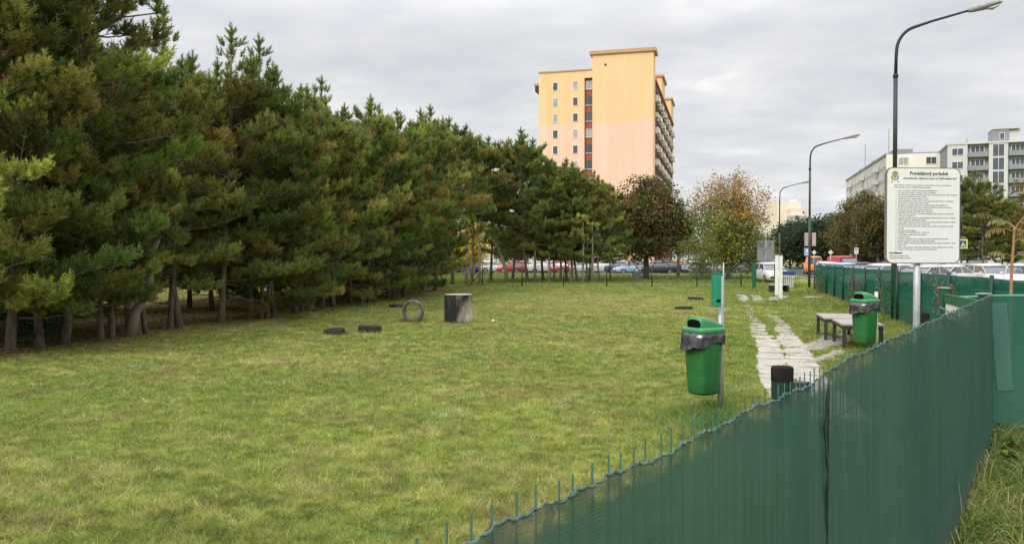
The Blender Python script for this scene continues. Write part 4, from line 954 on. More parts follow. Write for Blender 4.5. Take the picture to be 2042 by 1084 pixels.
# ------------------------------------------------------------ litter bins and dispenser
def super_ring(w_, d_, z, rad, n=28, y0=0):
    pts = []
    for j in range(n):
        a = 2 * PI * j / n; ca, sa = math.cos(a), math.sin(a); e_ = .45
        pts.append((math.copysign(abs(ca) ** e_, ca) * w_ / 2, y0 + math.copysign(abs(sa) ** e_, sa) * d_ / 2, z))
    return pts
def make_bin(p, rz, label, zb, s_=1.0):
    """litter bin fixed to a post: opening faces local -X, post stands at +X"""
    r = empty('litter_bin', p, rz, label, 'litter bin', 'green litter bins on posts'); r.scale = (s_,) * 3
    W_, D_ = .40, .36; hb = .70
    rings = [super_ring(W_ * .76 * q, D_ * .8 * q, zb + z, 0) for q, z in ((.80, 0), (.93, .012), (1, .04))]
    rings += [super_ring(W_ * (.76 + .22 * t), D_ * (.8 + .18 * t), zb + .04 + (hb - .04) * t, 0) for t in (.25, .5, .75, 1)]
    MB().loft(rings).build('body', m_bin, r, True)
    g_ = MB()
    for x in (-.055, .055): g_.box((x, -D_ / 2 * .915, zb + .33), (.006, .008, .5))
    g_.build('rib', m_bin, r)
    # crumpled bag folded over the rim
    rs = np.random.RandomState(4); rings = []; n = 44
    for i, (z, q) in enumerate(((hb + .045, .99), (hb + .02, 1.07), (hb - .02, 1.11), (hb - .06, 1.07), (hb - .10, 1.09))):
        ring = []
        for j in range(n):
            a = 2 * PI * j / n; ca, sa = math.cos(a), math.sin(a); jit = 1 + (.03 * math.sin(11 * a + i) + .02 * math.sin(23 * a + 2 * i) + rs.uniform(-.015, .015)) * (i > 0)
            lo = (.06 * max(0, -ca) ** 2 + .022 * math.sin(5 * a) + rs.uniform(-.012, .012)) * (i / 4) ** 2
            x_ = math.copysign(abs(ca) ** .5, ca) * W_ / 2 * q * jit - (.05 * max(0, -ca) ** 3 * (i / 4)); y_ = math.copysign(abs(sa) ** .5, sa) * D_ / 2 * q * jit
            ring.append((x_, y_, zb + z - lo))
        rings.append(ring)
    b = MB().loft(rings, False).build('bag', m_bag, r, True)
    sf = MB()
    for j in range(5): sf.add([(-.24 - .005 * j, -.14 + .03 * j, zb + hb - .06), (-.22, -.13 + .03 * j, zb + hb - .02), (-.215, -.10 + .03 * j, zb + hb - .16), (-.25 - .01 * (j % 2), -.11 + .03 * j, zb + hb - .22 + .02 * (j % 3))], [(0, 1, 2, 3)])
    sf.build('torn_strip', m_bag, b)
    # lid: flanged rim and hood
    zl = zb + hb + .03
    MB().loft([super_ring(W_ * 1.06, D_ * 1.06, zl, 0), super_ring(W_ * 1.09, D_ * 1.09, zl + .012, 0), super_ring(W_ * 1.09, D_ * 1.09, zl + .045, 0), super_ring(W_ * 1.02, D_ * 1.02, zl + .06, 0)]).build('lid_rim', m_lid, r, True)
    rings = []
    for t in np.linspace(0, 1, 9):
        x = -.155 + .33 * t; ht = .135 * (1 - max(0, t - .12) ** 1.6 * .85) ; hw = .118 + .03 * t
        rings.append([(x, math.copysign(abs(math.cos(a)) ** .5, math.cos(a)) * hw, zl + .055 + ht * abs(math.sin(a)) ** .55) for a in np.linspace(0, PI, 16)] + [(x, -hw, zl + .05), (x, hw, zl + .05)])
    MB().loft(rings).build('hood', m_lid, r, True)
    x = -.162
    ring = [(x, math.cos(a) * .102 * (1 if abs(math.cos(a)) < .7 else 1), zl + .105 + .052 * math.copysign(abs(math.sin(a)) ** .6, math.sin(a))) for a in np.linspace(0, 2 * PI, 20, endpoint=False)]
    MB().loft([ring, [(x + .03, p_[1] * .9, p_[2]) for p_ in ring]]).build('opening', m_black, r)
    return r
b1p = P(1437, 9.5)
BZ = .20
make_bin(b1p + Vector((-.205, -.02, 0)), R(33), 'nearer green litter bin with a grey bag hanging out, left of the path', BZ)
def bin_post(p, h, rad, mat, label):
    r = empty('bin_post', p, 0, label, 'post', 'posts carrying the litter bins')
    MB().tube([(0, 0, -.1), (0, 0, h)], rad, 12).build('shaft', mat, r, True)
    MB().tube([(0, 0, h), (0, 0, h + .012)], rad * 1.12, 12).build('cap', m_dgreen, r, True)
    bl = MB(); [bl.tube([(-.01, -rad - .012, z), (-.01, -rad + .01, z)], .008, 6) for z in (.35, .6, .95, 1.25, 1.4)]; bl.build('bolt', m_galv, r); return r
bin_post(b1p, 1.60, .027, m_galv, 'grey steel post carrying the nearer litter bin and a green dispenser')
o = MB().tube([b1p + Vector((.045, .03, -.05)), b1p + Vector((.042, .03, 1.75))], .007, 6).build('stake', m_whitedirty, None, True); tag(o, 'thin pale stake standing against the nearer litter bin post', 'stake')
def dispenser(p):
    r = empty('bag_dispenser', p, R(12), 'upright green dog bag dispenser on the post above the nearer bin', 'dispenser')
    z0, z1 = ZY(611, 9.4), ZY(545, 9.4)
    MB().box((0, 0, (z0 + z1) / 2), (.085, .11, z1 - z0)).build('case', M('dispenser_green', (.02, .24, .13), .45), r, bevel=.012)
    MB().box((0, -.057, z0 + .07), (.05, .006, .03)).build('slot', m_black, r); MB().box((0, 0, z1 + .004), (.09, .115, .014)).build('lid', m_green, r, bevel=.004)
dispenser(P(1428.5, 9.4) + Vector((0, 0, 0)))
b2p = P(1748, 15.1)
make_bin(b2p + Vector((-.225, -.02, 0)), R(28), 'farther green litter bin standing before the low tables', .19, 1.06)
bin_post(b2p, 1.18, .032, m_whitedirty, 'pale peeling post carrying the farther litter bin')

# ------------------------------------------------------------ low tables
m_tabletop = M('table_top', (.25, .21, .195), .8, scale=3, col2=(.36, .315, .29), bump=.3)
m_tableleg = M('table_leg', (.035, .03, .028), .7)
def table(p, rz, w_, l_, h_, label):
    r = empty('low_table', p, rz, label, 'table', 'pair of low tables')
    MB().box((0, 0, h_ - .02), (w_, l_, .04)).build('table_top', m_tabletop, r, bevel=.006)
    MB().box((0, 0, h_ - .075), (w_ - .04, l_ - .04, .065)).build('frame', m_tableleg, r)
    for x in (-1, 1):
        for y in (-1, 1): MB().box((x * (w_ / 2 - .05), y * (l_ / 2 - .05), (h_ - .04) / 2), (.065, .065, h_ - .04)).build('leg', m_tableleg, r)
trz = math.atan2(-.25, .97)
table((7.12, 16.55, 0), trz, .78, 1.5, .50, 'nearer low table with a pale top, partly behind the farther bin')
table((7.42, 18.25, 0), trz, .78, 1.5, .50, 'farther low table with a pale top, left of the farther bin')

# ------------------------------------------------------------ stumps, drum, tyres
m_stumpdark = M('charred_wood', (.010, .009, .009), .9, spec=.05, scale=8, col2=(.028, .022, .02), bump=.6)
def wood_post(p, rad, h, label, grp='short round green posts'):
    r = empty('round_post', p, 0, label, 'post', grp)
    MB().lathe([(rad * .96, 0), (rad, .02), (rad, h - .12)], 20).build('green_shaft', m_dgreen, r, True)
    MB().lathe([(rad * 1.02, h - .135), (rad * 1.04, h - .015), (rad * .96, h), (0, h)], 20).build('dark_top', m_stumpdark, r, True)
wood_post(P(1561, 7.6), .10, ZY(731, 7.6), 'short round green post with blackened top, beside the path')
wood_post(P(1841, 12.8), .098, ZY(624, 12.8), 'short round green post just right of the notice board post')
def frame_thing():
    a = P(1883, 15.2); b = P(1962, 12.6); r = empty('jump_frame', a, 0, 'green frame with a white board between two capped posts', 'frame')
    q = b - a; ang = math.atan2(q.y, q.x)
    for o_, zt in ((Vector((0, 0, 0)), ZY(575, 15.2)), (q, ZY(587, 12.6))):
        MB().box((o_.x, o_.y, zt / 2), (.12, .12, zt)).build('post', m_green, r, bevel=.004); MB().box((o_.x, o_.y, zt + .012), (.17, .17, .024)).build('cap', m_galv, r)
    z = ZY(601, 14.0)
    m_ = MB(); mid = q / 2; m_.box((mid.x, mid.y - .02, z), (q.length - .13, .05, .17), ang); m_.build('beam', m_green, r, bevel=.004)
    MB().tube([P(1898, 15.7, ZY(594, 15.7)) - a, P(1958, 13.9, ZY(592, 13.9)) - a], .035, 4).build('rear_beam', m_lid, r)
    MB().box((mid.x * .9, mid.y * .9 - .04, z - .25), (q.length - .5, .03, .26), ang, .03).build('white_board', m_white, r)
    MB().tube([(-.1, -.05, z - .17), (q.x * .5, q.y * .5 - .08, z - .30)], .015, 6).build('stick', m_wood, r)
frame_thing()
def drum_mat(name, dark):
    m = bpy.data.materials.new(name); m.use_nodes = True; t = m.node_tree; p = t.nodes['Principled BSDF']; p.inputs['Roughness'].default_value = .95
    N = t.nodes.new; L = t.links.new; tc = N('ShaderNodeTexCoord'); mp = N('ShaderNodeMapping'); mp.inputs['Scale'].default_value = (1, 1, .42); L(tc.outputs['Object'], mp.inputs[0])
    n = N('ShaderNodeTexNoise'); n.inputs['Scale'].default_value = 5; n.inputs['Detail'].default_value = 7; n.inputs['Roughness'].default_value = .65; L(mp.outputs[0], n.inputs[0])
    sp = N('ShaderNodeSeparateXYZ'); L(tc.outputs['Object'], sp.inputs[0])
    zz = N('ShaderNodeMath'); zz.operation = 'MULTIPLY_ADD'; L(sp.outputs[2], zz.inputs[0]); zz.inputs[1].default_value = -1.35; zz.inputs[2].default_value = 1.25
    ad = N('ShaderNodeMath'); ad.operation = 'MULTIPLY_ADD'; L(sp.outputs[0], ad.inputs[0]); L(zz.outputs[0], ad.inputs[1]); L(n.outputs[0], ad.inputs[2])
    z1 = N('ShaderNodeMath'); z1.operation = 'MULTIPLY_ADD'; L(sp.outputs[2], z1.inputs[0]); z1.inputs[1].default_value = -.12; L(ad.outputs[0], z1.inputs[2])
    r = N('ShaderNodeValToRGB'); L(z1.outputs[0], r.inputs[0]); e = r.color_ramp.elements
    e[0].position = .42; e[0].color = (.014, .013, .012, 1); e[1].position = .84; e[1].color = (.46 * dark, .41 * dark, .35 * dark, 1); x = e.new(.56); x.color = (.13, .11, .09, 1)
    L(r.outputs[0], p.inputs['Base Color']); b = N('ShaderNodeBump'); b.inputs['Strength'].default_value = .6; b.inputs['Distance'].default_value = .02; L(n.outputs[0], b.inputs['Height']); L(b.outputs[0], p.inputs['Normal']); return m
m_drum = drum_mat('stained_concrete', 1.0)
def drum(p, rad, h, label, mat):
    r = empty('concrete_drum', p, 0, label, 'concrete drum')
    MB().lathe([(rad, -.05), (rad * 1.0, .1), (rad, h - .02), (rad * .99, h), (rad * .83, h), (rad * .82, h - .12), (0, h - .12)], 40).build('ring', mat, r, True).data.polygons.foreach_set('use_smooth', [False] * 240)
    MB().lathe([(rad * .985, h + .003), (rad * .8, h + .012), (0, h + .012)], 40).build('pale_top', m_concrete, r)
drum(G(914, 643), .395, .79, 'black stained concrete drum standing in the field', m_drum)
drum(P(1270, 61), .33, .84, 'dark grey concrete drum beyond the back fence, below the brownish tree', M('grey_drum', (.09, .085, .08), .9, .3, 3))
def tyre_ring(R1, r2, w_, mat, name, parent=None, n=40):
    """tyre lying flat, axis Z, bottom at z=0: rounded rectangular section with tread lugs"""
    sec = [(-1, -.7), (-.85, -.95), (-.4, -1), (.5, -1), (.9, -.85), (1, -.5), (1, .5), (.9, .85), (.5, 1), (-.4, 1), (-.85, .95), (-1, .7)]
    mid = (R1 + r2) / 2; hw = (R1 - r2) / 2; v = []
    for i in range(n):
        a = 2 * PI * i / n; lug = .012 if i % 2 else 0
        for x, z in sec:
            rr_ = mid + hw * x - (lug if x > .85 else 0); v.append((rr_ * math.cos(a), rr_ * math.sin(a), w_ / 2 + w_ / 2 * z))
    k_ = len(sec); f = [(i * k_ + j, ((i + 1) % n) * k_ + j, ((i + 1) % n) * k_ + (j + 1) % k_, i * k_ + (j + 1) % k_) for i in range(n) for j in range(k_)]
    return mesh_obj(name, v, f, mat, parent, True)
def flat_tyre(px, py, rad, w_, label, tilt=(0, 0)):
    g = G(px, py); o = tyre_ring(rad, rad * .58, w_, m_tyre, 'car_tyre'); o.location = (g.x, g.y, -.01); o.rotation_euler = (tilt[0], tilt[1], 0); tag(o, label, 'tyre', 'old tyres lying on the grass')
flat_tyre(667, 667, .25, .15, 'black tyre lying flat, leftmost one, under the end of a stick', (R(3), R(-4)))
flat_tyre(737, 662, .29, .17, 'larger black tyre lying flat in front of the standing tyre', (R(-2), R(2)))
flat_tyre(790, 613, .27, .13, 'black tyre lying flat behind the standing tyre')
flat_tyre(1387, 598, .34, .14, 'black tyre lying flat, farther one of the right hand pair', (0, R(2)))
flat_tyre(1364, 616.5, .32, .11, 'thin black tyre lying flat, nearer one of the right hand pair', (0, R(-2)))
o = tyre_ring(.325, .245, .15, m_tyre_old, 'standing_tyre', n=48); g = G(825, 641); o.location = (g.x, g.y + .08, .30); o.rotation_euler = (R(90), 0, R(-14)); tag(o, 'grey weathered tyre standing upright, half sunk in the grass', 'tyre')
a = G(690, 663); b = G(742, 656)
o = MB().tube([(a.x - .12, a.y, .15), ((a.x + b.x) / 2, (a.y + b.y) / 2, .185), (b.x - .1, b.y, .21)], [.012, .011, .009], 6).build('wooden_stick', m_wood, None, True); tag(o, 'thin brown stick laid across the two flat tyres', 'stick')
g = G(983, 642); o = MB().lathe([(0, 0), (.035, .015), (.04, .04), (.02, .07), (0, .075)], 10, (g.x, g.y, 0)).build('white_ball', m_white, None, True); tag(o, 'small white ball lying in the grass right of the drum', 'ball')
g = G(1622, 596); o = MB().box((g.x, g.y, .10), (.75, .05, .03), .05).build('white_stick', m_white); tag(o, 'white stick lying in the grass near the green fence', 'stick')

# ------------------------------------------------------------ young tree with drooping fronds
def sumac():
    p = P(2017, 11.6); r = empty('young_tree', p, 0, 'young tree with orange stem and drooping pinnate leaves at the right edge', 'tree'); rs = np.random.RandomState(6)
    k_ = 11.6 / F; X = lambda px: (px - 2017) * k_; Z = lambda py: ZY(py, 11.6)
    m_stem = M('orange_stem', (.28, .14, .06), .8, scale=20, col2=(.40, .22, .11))
    MB().tube([(-.03, 0, -.05), (0, 0, .6), (.0, 0, Z(540)), (X(2021), 0, Z(480)), (X(2022), 0, Z(452))], [.026, .024, .021, .018, .013], 8).build('trunk', m_stem, r, True)
    V = []; Cc = []; br = MB()
    fr = [((2022, 455), (1998, 436), (1962, 427), (1918, 430), 0, -.2), ((2021, 462), (2000, 452), (1975, 455), (1958, 466), 0, -.05), ((2022, 452), (2010, 437), (1996, 433), (1985, 440), .1, .1), ((2022, 458), (2034, 440), (2050, 425), (2072, 418), 0, .1), ((2021, 485), (2036, 472), (2055, 468), (2076, 474), .1, 0), ((2020, 515), (2034, 500), (2048, 494), (2062, 500), 0, -.2), ((2020, 512), (2004, 505), (1996, 500), (1990, 502), 0, .1), ((2022, 460), (2012, 458), (2004, 462), (1996, 472), -.1, -.4), ((2022, 455), (2032, 462), (2040, 470), (2046, 482), -.2, -.3)]
    for a, b, c, d, y1, y2 in fr:
        q = [Vector((X(a[0]), 0, Z(a[1]))), Vector((X(b[0]), y1, Z(b[1]))), Vector((X(c[0]), y2, Z(c[1]))), Vector((X(d[0]), y2 * 1.6, Z(d[1])))]
        pts = []
        for t in np.linspace(0, 1, 13):
            m1 = (1 - t); pts.append(q[0] * m1 ** 3 + q[1] * 3 * m1 ** 2 * t + q[2] * 3 * m1 * t * t + q[3] * t ** 3)
        br.tube(pts, [.007 - .005 * t for t in np.linspace(0, 1, 13)], 5, False)
        for i in range(4, 13):
            dd = (pts[min(i + 1, 12)] - pts[i - 1]).normalized()
            for sg in (-1, 1):
                side = dd.cross(Vector((0, 0, 1))).normalized() * sg; ld = (side * .45 + dd * .25 + Vector((0, 0, -.75)) + Vector(rs.normal(0, .12, 3))).normalized(); l = rs.uniform(.07, .12); wv = dd * .013
                p0 = pts[i]; V += [p0, p0 + ld * l * .4 - wv, p0 + ld * l, p0 + ld * l * .4 + wv]
                Cc += [np.array([(.26, .25, .09), (.30, .22, .08), (.19, .23, .07), (.24, .18, .08)][rs.randint(4)]) * rs.uniform(.7, 1.2)] * 4
    br.build('branches', m_stem, r, True); V = np.array([tuple(v) for v in V]); mesh_obj('leaves', V, np.arange(len(V)).reshape(-1, 4), m_leaf, r, False, np.array(Cc))
sumac()
def weeds():
    rs = np.random.RandomState(16)
    for i, (dx, dy, h, lb) in enumerate([(.0, -.35, .48, 'leafy weed at the corner of the near fence'), (.35, -.55, .42, 'leafy weed at the right picture edge in the tall grass'), (-.05, -.85, .34, 'low leafy weed in the tall grass, nearest the camera')]):
        r = empty('leafy_weed', (CORN.x + dx, CORN.y + dy, 0), i, lb, 'plant', 'leafy weeds outside the near fence'); V = []; Cc = []; st = MB()
        for k_ in range(9):
            az = rs.uniform(0, 2 * PI); pts = [np.array([0, 0, 0.])]; d = np.array([math.cos(az) * .5, math.sin(az) * .5, 1])
            for s_ in range(5): d = d + np.array([math.cos(az) * .1, math.sin(az) * .1, -.12]); pts.append(pts[-1] + d / np.linalg.norm(d) * h / 5 * rs.uniform(.9, 1.2))
            st.tube(pts, .0035, 4, False)
            for q in pts[1:]:
                for j in range(4):
                    a = rs.uniform(0, 2 * PI); ld = np.array([math.cos(a), math.sin(a), rs.uniform(-.5, .3)]); ld /= np.linalg.norm(ld); sd_ = np.cross(ld, [0, 0, 1]); l = rs.uniform(.05, .11); wv = sd_ * l * .22
                    V += [q, q + ld * l * .45 - wv, q + ld * l + np.array([0, 0, -.02]), q + ld * l * .45 + wv]; Cc += [np.array([(.16, .26, .05), (.10, .20, .04), (.22, .30, .08)][rs.randint(3)]) * rs.uniform(.6, 1.2)] * 4
        V = np.array(V); st.build('stem', m_wood, r); mesh_obj('leaves', V, np.arange(len(V)).reshape(-1, 4), m_leaf, r, False, np.array(Cc))
weeds()

# ------------------------------------------------------------ buildings
def wall_mat(name, col, scale=.4): return M(name, col, .9, scale=scale, col2=tuple(c * 1.13 for c in col), bump=.15, bscale=6, stretch=(1.6, 1.6, .18))
m_orange = wall_mat('orange_render', (.72, .50, .27)); m_pink = wall_mat('pink_render', (.74, .50, .38)); m_brick = wall_mat('brick_red_panel', (.30, .10, .06)); m_brown = wall_mat('brown_wall', (.28, .12, .085)); m_beige = wall_mat('cream_balcony', (.72, .68, .62), 1.5)
m_roof = M('roof_edge', (.50, .31, .17), .8); m_dark = M('dark_recess', (.06, .045, .045), .9)
m_cream = wall_mat('cream_render', (.66, .60, .50)); m_greywall = wall_mat('grey_render', (.235, .25, .26)); m_ltgrey = wall_mat('light_render', (.52, .52, .50)); m_panel = wall_mat('panel_render', (.43, .41, .37)); m_whitewall = wall_mat('white_render', (.72, .68, .60))
def win(mb_unused, parent, u0, u1, z0, z1, glass, frm=True, y=0.0, depth=.05):
    """window on the facade plane y=const facing -y (local)"""
    fr = MB(); t = .09
    fr.bx(u0 - t, u1 + t, y - depth, y + .05, z1, z1 + t); fr.bx(u0 - t, u1 + t, y - depth - .03, y + .05, z0 - t, z0)
    fr.bx(u0 - t, u0, y - depth, y + .05, z0, z1); fr.bx(u1, u1 + t, y - depth, y + .05, z0, z1)
    if u1 - u0 > 1.2: fr.bx((u0 + u1) / 2 - .04, (u0 + u1) / 2 + .04, y - depth + .01, y + .05, z0, z1)
    f = fr.build('window', m_frame, parent); MB().bx(u0, u1, y - .015, y + .02, z0, z1).build('pane', glass, f); return f
def tower():
    # origin = right near corner (px 1302, d 138)
    d = 138.0; c = P(1302, d); r = empty('apartment_tower', c, GRZ, 'tall orange and pink apartment tower with balconies on its right side', 'building'); k_ = d / F
    Wd = 20.2; ZR = ZY(122, d) ; ZS = ZY(240, d); ztop = ZY(98, d)
    ur = -10.55; LEN = 52
    # walls: right blank slab (proud), left part
    MB().bx(ur, 0, 0, 3.6, 0, ZS).build('wall', m_pink, r)['label'] = 'pink lower wall of the blank slab'
    MB().bx(ur, 0, 0, 3.6, ZS + .003, ztop - .5).build('wall', m_orange, r)['label'] = 'orange upper wall of the blank slab'
    MB().bx(-Wd, ur - 1.45, .25, 14, 0, ZS).build('wall', m_pink, r); MB().bx(-Wd, ur - 1.45, .25, 14, ZS + .003, ZR - 1.0).build('wall', m_orange, r)
    MB().bx(ur - 1.44, ur - .003, .9, 13.9, 0, ZR - 2.3).build('stairwell_wall', m_brick, r)
    MB().bx(ur - 1.44, ur - .003, .22, 13.9, ZR - 2.28, ZR - 1.0).build('wall', m_orange, r)
    MB().bx(-Wd - .1, ur - .02, .1, 14.1, ZR - .998, ZR - .75).build('roof', m_roof, r)
    MB().bx(ur - .5, .45, -.35, 4.1, ztop - .497, ztop + .15).build('roof_cap', m_roof, r, bevel=.05)
    MB().bx(-Wd - 1.0, -Wd - .003, 1.0, 12, ZR - 3.0, ZR - 2.6).build('side_canopy', m_roof, r); MB().bx(-Wd - .9, -Wd - .003, 1.1, 11, ZR - 4.0, ZR - 3.003).build('side_canopy_wall', m_dark, r)
    MB().box((ur + 2.3, -.02, ZY(125, d)), (.35, .08, .35)).build('vent', m_dark, r)
    fh = 2.8
    z = ZR - 2.4 ; i = 0
    rs = random.Random(9)
    while z > 9:
        zt = z - .45 - 0.0
        for u, w_ in ((-17.2, .78), (-13.6, .78)):
            g_ = m_glass_lt if rs.random() < .45 else m_glass
            win(None, r, u - w_ / 2, u + w_ / 2, zt - 1.35, zt, g_, y=.25)
        MB().bx(ur - 1.35, ur - .1, .80, .895, z - 1.75, z - .25).build('stair_window', m_glass if i % 3 else m_glass_lt, r)
        MB().bx(ur - 1.44, ur - .02, .72, .795, z - 1.85, z - 1.75).build('sill', m_frame, r)
        z -= fh; i += 1
    # long side, receding: facade plane x = -.3
    zs = ZY(150, d) 
    MB().bx(-9, -.45, 3.603, LEN, 0, zs).build('side_wall', m_brown, r)
    MB().bx(-.44, .25, 3.61, LEN, zs - .55, zs - .1).build('side_roof_edge', m_brown, r)
    pass
    ncol = 11; nfl = 12
    for c_ in range(ncol):
        y0 = 4.0 + c_ * 4.2
        for f_ in range(10):
            zb = zs - 1.0 - (f_ + 1) * fh
            if zb < 6: break
            if (c_ + f_) % 2 == 0:
                bal = MB(); bal.bx(.003, .70, y0, y0 + 3.1, zb, zb + .15); bal.bx(.60, .70, y0, y0 + 3.1, zb + .153, zb + .85); bal.bx(.003, .597, y0, y0 + .1, zb + .153, zb + 1.05); bal.build('balcony', m_beige, r)
                MB().bx(-.2, .06, y0 + .2, y0 + 3.4, zb + 1.1, zb + 2.6).build('loggia_opening', m_dark, r)
            else:
                MB().bx(.003, .45, y0 + .3, y0 + 2.6, zb + .1, zb + .85).build('balcony', m_beige, r); MB().bx(-.2, .07, y0 + .4, y0 + 3.1, zb + 1.12, zb + 2.6).build('side_window', m_dark, r)
    MB().bx(-.3, -.003, 3.61, LEN, 0, zs - .6).build('balcony_wall', m_brown, r)
    pass
    for y0, y1 in ((17, 25), (43, 51.5)):
        MB().bx(-12, .12, y0, y1, zs + .003, ztop - 1.2 if y0 < 30 else ztop - .6).build('roof_block', m_orange, r); MB().bx(-12.4, .5, y0 - .3, y1 + .3, (ztop - 1.2 if y0 < 30 else ztop - .6) + .003, (ztop - .8 if y0 < 30 else ztop - .2)).build('roof_block_cap', m_roof, r)
    MB().tube([(-6, 40, zs), (-6, 40, zs + 3.5)], .05, 5).build('antenna', m_dark, r)
tower()
def gridwindows(parent, u0, u1, z0, z1, nu, nz, w_, h_, glass, y=-.0, skip=0):
    rs = random.Random(int(u0 * 10) + nu)
    for i in range(nu):
        uc = u0 + (u1 - u0) * (i + .5) / nu
        for j in range(skip, nz):
            zc_ = z0 + (z1 - z0) * (j + .5) / nz
            win(None, parent, uc - w_ / 2, uc + w_ / 2, zc_ - h_ / 2, zc_ + h_ / 2, m_glass_lt if rs.random() < .35 else glass, y=y)
def panel_block():
    d = 173.0; c = P(1766, d); r = empty('panel_block', c, GRZ, 'long cream panel apartment block receding behind the street trees', 'building'); ZT = ZY(310, d); Lg = 60; Wg = 12.0
    MB().bx(0, Wg, 0, Lg, 0, ZT).build('wall', m_panel, r); MB().bx(-.05, Wg + .05, -.25, -.003, 0, ZT + .1).build('gable_wall', m_whitewall, r)
    MB().bx(-.2, Wg + .2, .0, Lg + .2, ZT + .003, ZT + .4).build('roof', m_greywall, r)
    gridwindows(r, .6, Wg - .6, ZT - 22.4, ZT, 2, 8, 1.9, 1.4, m_glass, y=-.25, skip=3)
    # long left side: plane x=0 facing -x
    for i in range(12):
        yc = 2.4 + i * 5.0; w_ = 1.5
        for j in range(7):
            zc_ = ZT - 1.5 - j * 2.8; fr = MB(); fr.bx(-.10, -.003, yc - w_, yc + w_, zc_ - .8, zc_ - .7); fr.bx(-.10, -.003, yc - w_, yc + w_, zc_ + .7, zc_ + .8); fr.bx(-.1, -.003, yc - w_, yc - w_ + .1, zc_ - .7, zc_ + .7); fr.bx(-.1, -.003, yc + w_ - .1, yc + w_, zc_ - .7, zc_ + .7); fr.bx(-.1, -.003, yc - .2, yc + .2, zc_ - .7, zc_ + .7)
            f = fr.build('window', m_frame, r); MB().bx(-.05, -.003, yc - w_ + .1, yc + w_ - .1, zc_ - .69, zc_ + .69).build('pane', m_glass, f)
    for i in range(3):
        y0 = 8.6 + i * 20
        for j in range(7): zc_ = ZT - 2.7 - j * 2.8; MB().bx(-1.1, -.11, y0, y0 + 2.4, zc_, zc_ + 1.0).build('balcony', m_ltgrey, r)
    for j in range(8): MB().bx(-.035, -.002, .1, Lg, ZT - 2.85 - j * 2.8, ZT - 2.78 - j * 2.8).build('panel_joint', m_greywall, r)
    for x0, x1, y0, y1, h in ((2.2, 6.0, 4, 9, 1.7), (1, 3, 22, 25, 1.4), (1, 3, 41, 44, 1.4), (2, 4, 52, 56, 1.5)):
        MB().bx(x0, x1, y0, y1, ZT + .403, ZT + h).build('roof_box', m_greywall, r)
    for x, y, h in ((1.0, 3, 6.0), (1, 34, 7.0), (3, 14, 1.8)): MB().tube([(x, y, ZT + .4), (x, y, ZT + h)], .05, 5).build('antenna', m_dark, r)
    MB().bx(Wg + .003, Wg + 4.0, 6, 30, 0, ZT - 1.2).build('peach_wing', wall_mat('peach_render', (.66, .50, .40)), r)
panel_block()
def grey_block():
    d = 160.0; c = P(1888, d); k_ = d / F; r = empty('grey_block', c, R(-21), 'grey and white apartment block at the right edge with recessed balconies', 'building'); ZT = ZY(290, d); X = lambda px: (px - 1888) * k_ * 1.02
    MB().bx(0, X(2110), 0.9, 12, 0, ZT).build('wall', m_greywall, r)
    for a, b in ((0, X(1922)), (X(1958), X(1990)), (X(2025), X(2048)), (X(2082), X(2110))): MB().bx(a, b, 0, .897, 0, ZT - .002).build('wall_bay', m_ltgrey, r)
    MB().bx(-.2, X(2110) + .2, -.15, 12.2, ZT + .003, ZT + .35).build('roof', m_ltgrey, r)
    fh = 26.5 * k_
    for (a, b) in ((X(1923), X(1957)), (X(1991), X(2024)), (X(2049), X(2081))):
        for j in range(7):
            zb = ZT - fh * (j + 1)
            MB().bx(a + .02, b - .02, -.25, .2, zb + .1, zb + 1.05).build('balcony', m_greywall, r); MB().bx(a + .02, b - .02, .203, .89, zb + .1, zb + .22).build('balcony_floor', m_greywall, r)
            f = MB().bx(a + .5, b - .5, .82, .89, zb + 1.0, zb + 2.35).build('window', m_frame, r); gl = MB()
            for q in range(3): w_ = (b - a - 1.2) / 3; gl.bx(a + .6 + q * w_ + .06, a + .6 + (q + 1) * w_ - .06, .79, .817, zb + 1.1, zb + 2.25)
            gl.build('pane', m_glass, f)
    for (a, b, n) in ((0, X(1922), 1), (X(1958), X(1990), 1), (X(2025), X(2048), 1)):
        w_ = 1.7 if n else 1; gridwindows(r, a, b, ZT - fh * 8, ZT - .1, 1, 8, min(1.9, (b - a) * .6), 1.3 if a != X(1958) else 2.3, m_glass, y=0)
    MB().bx(X(1966), X(1993), 1, 6, ZT + .353, ZT + 2.8).build('roof_box', m_greywall, r); MB().bx(X(1993) + .003, X(2012), 1.5, 6, ZT + .353, ZT + 2.6).build('roof_box', m_ltgrey, r)
    win(None, r, X(1978), X(1985), ZT + .8, ZT + 2.0, m_glass, y=1.0)
    MB().bx(X(1965), X(2013), .8, 6.2, ZT + 2.803, ZT + 2.95).build('roof_box_cap', m_ltgrey, r)
    MB().tube([(X(1925), 3, ZT), (X(1925), 3, ZT + 1.6)], .05, 5).build('antenna', m_dark, r)
grey_block()
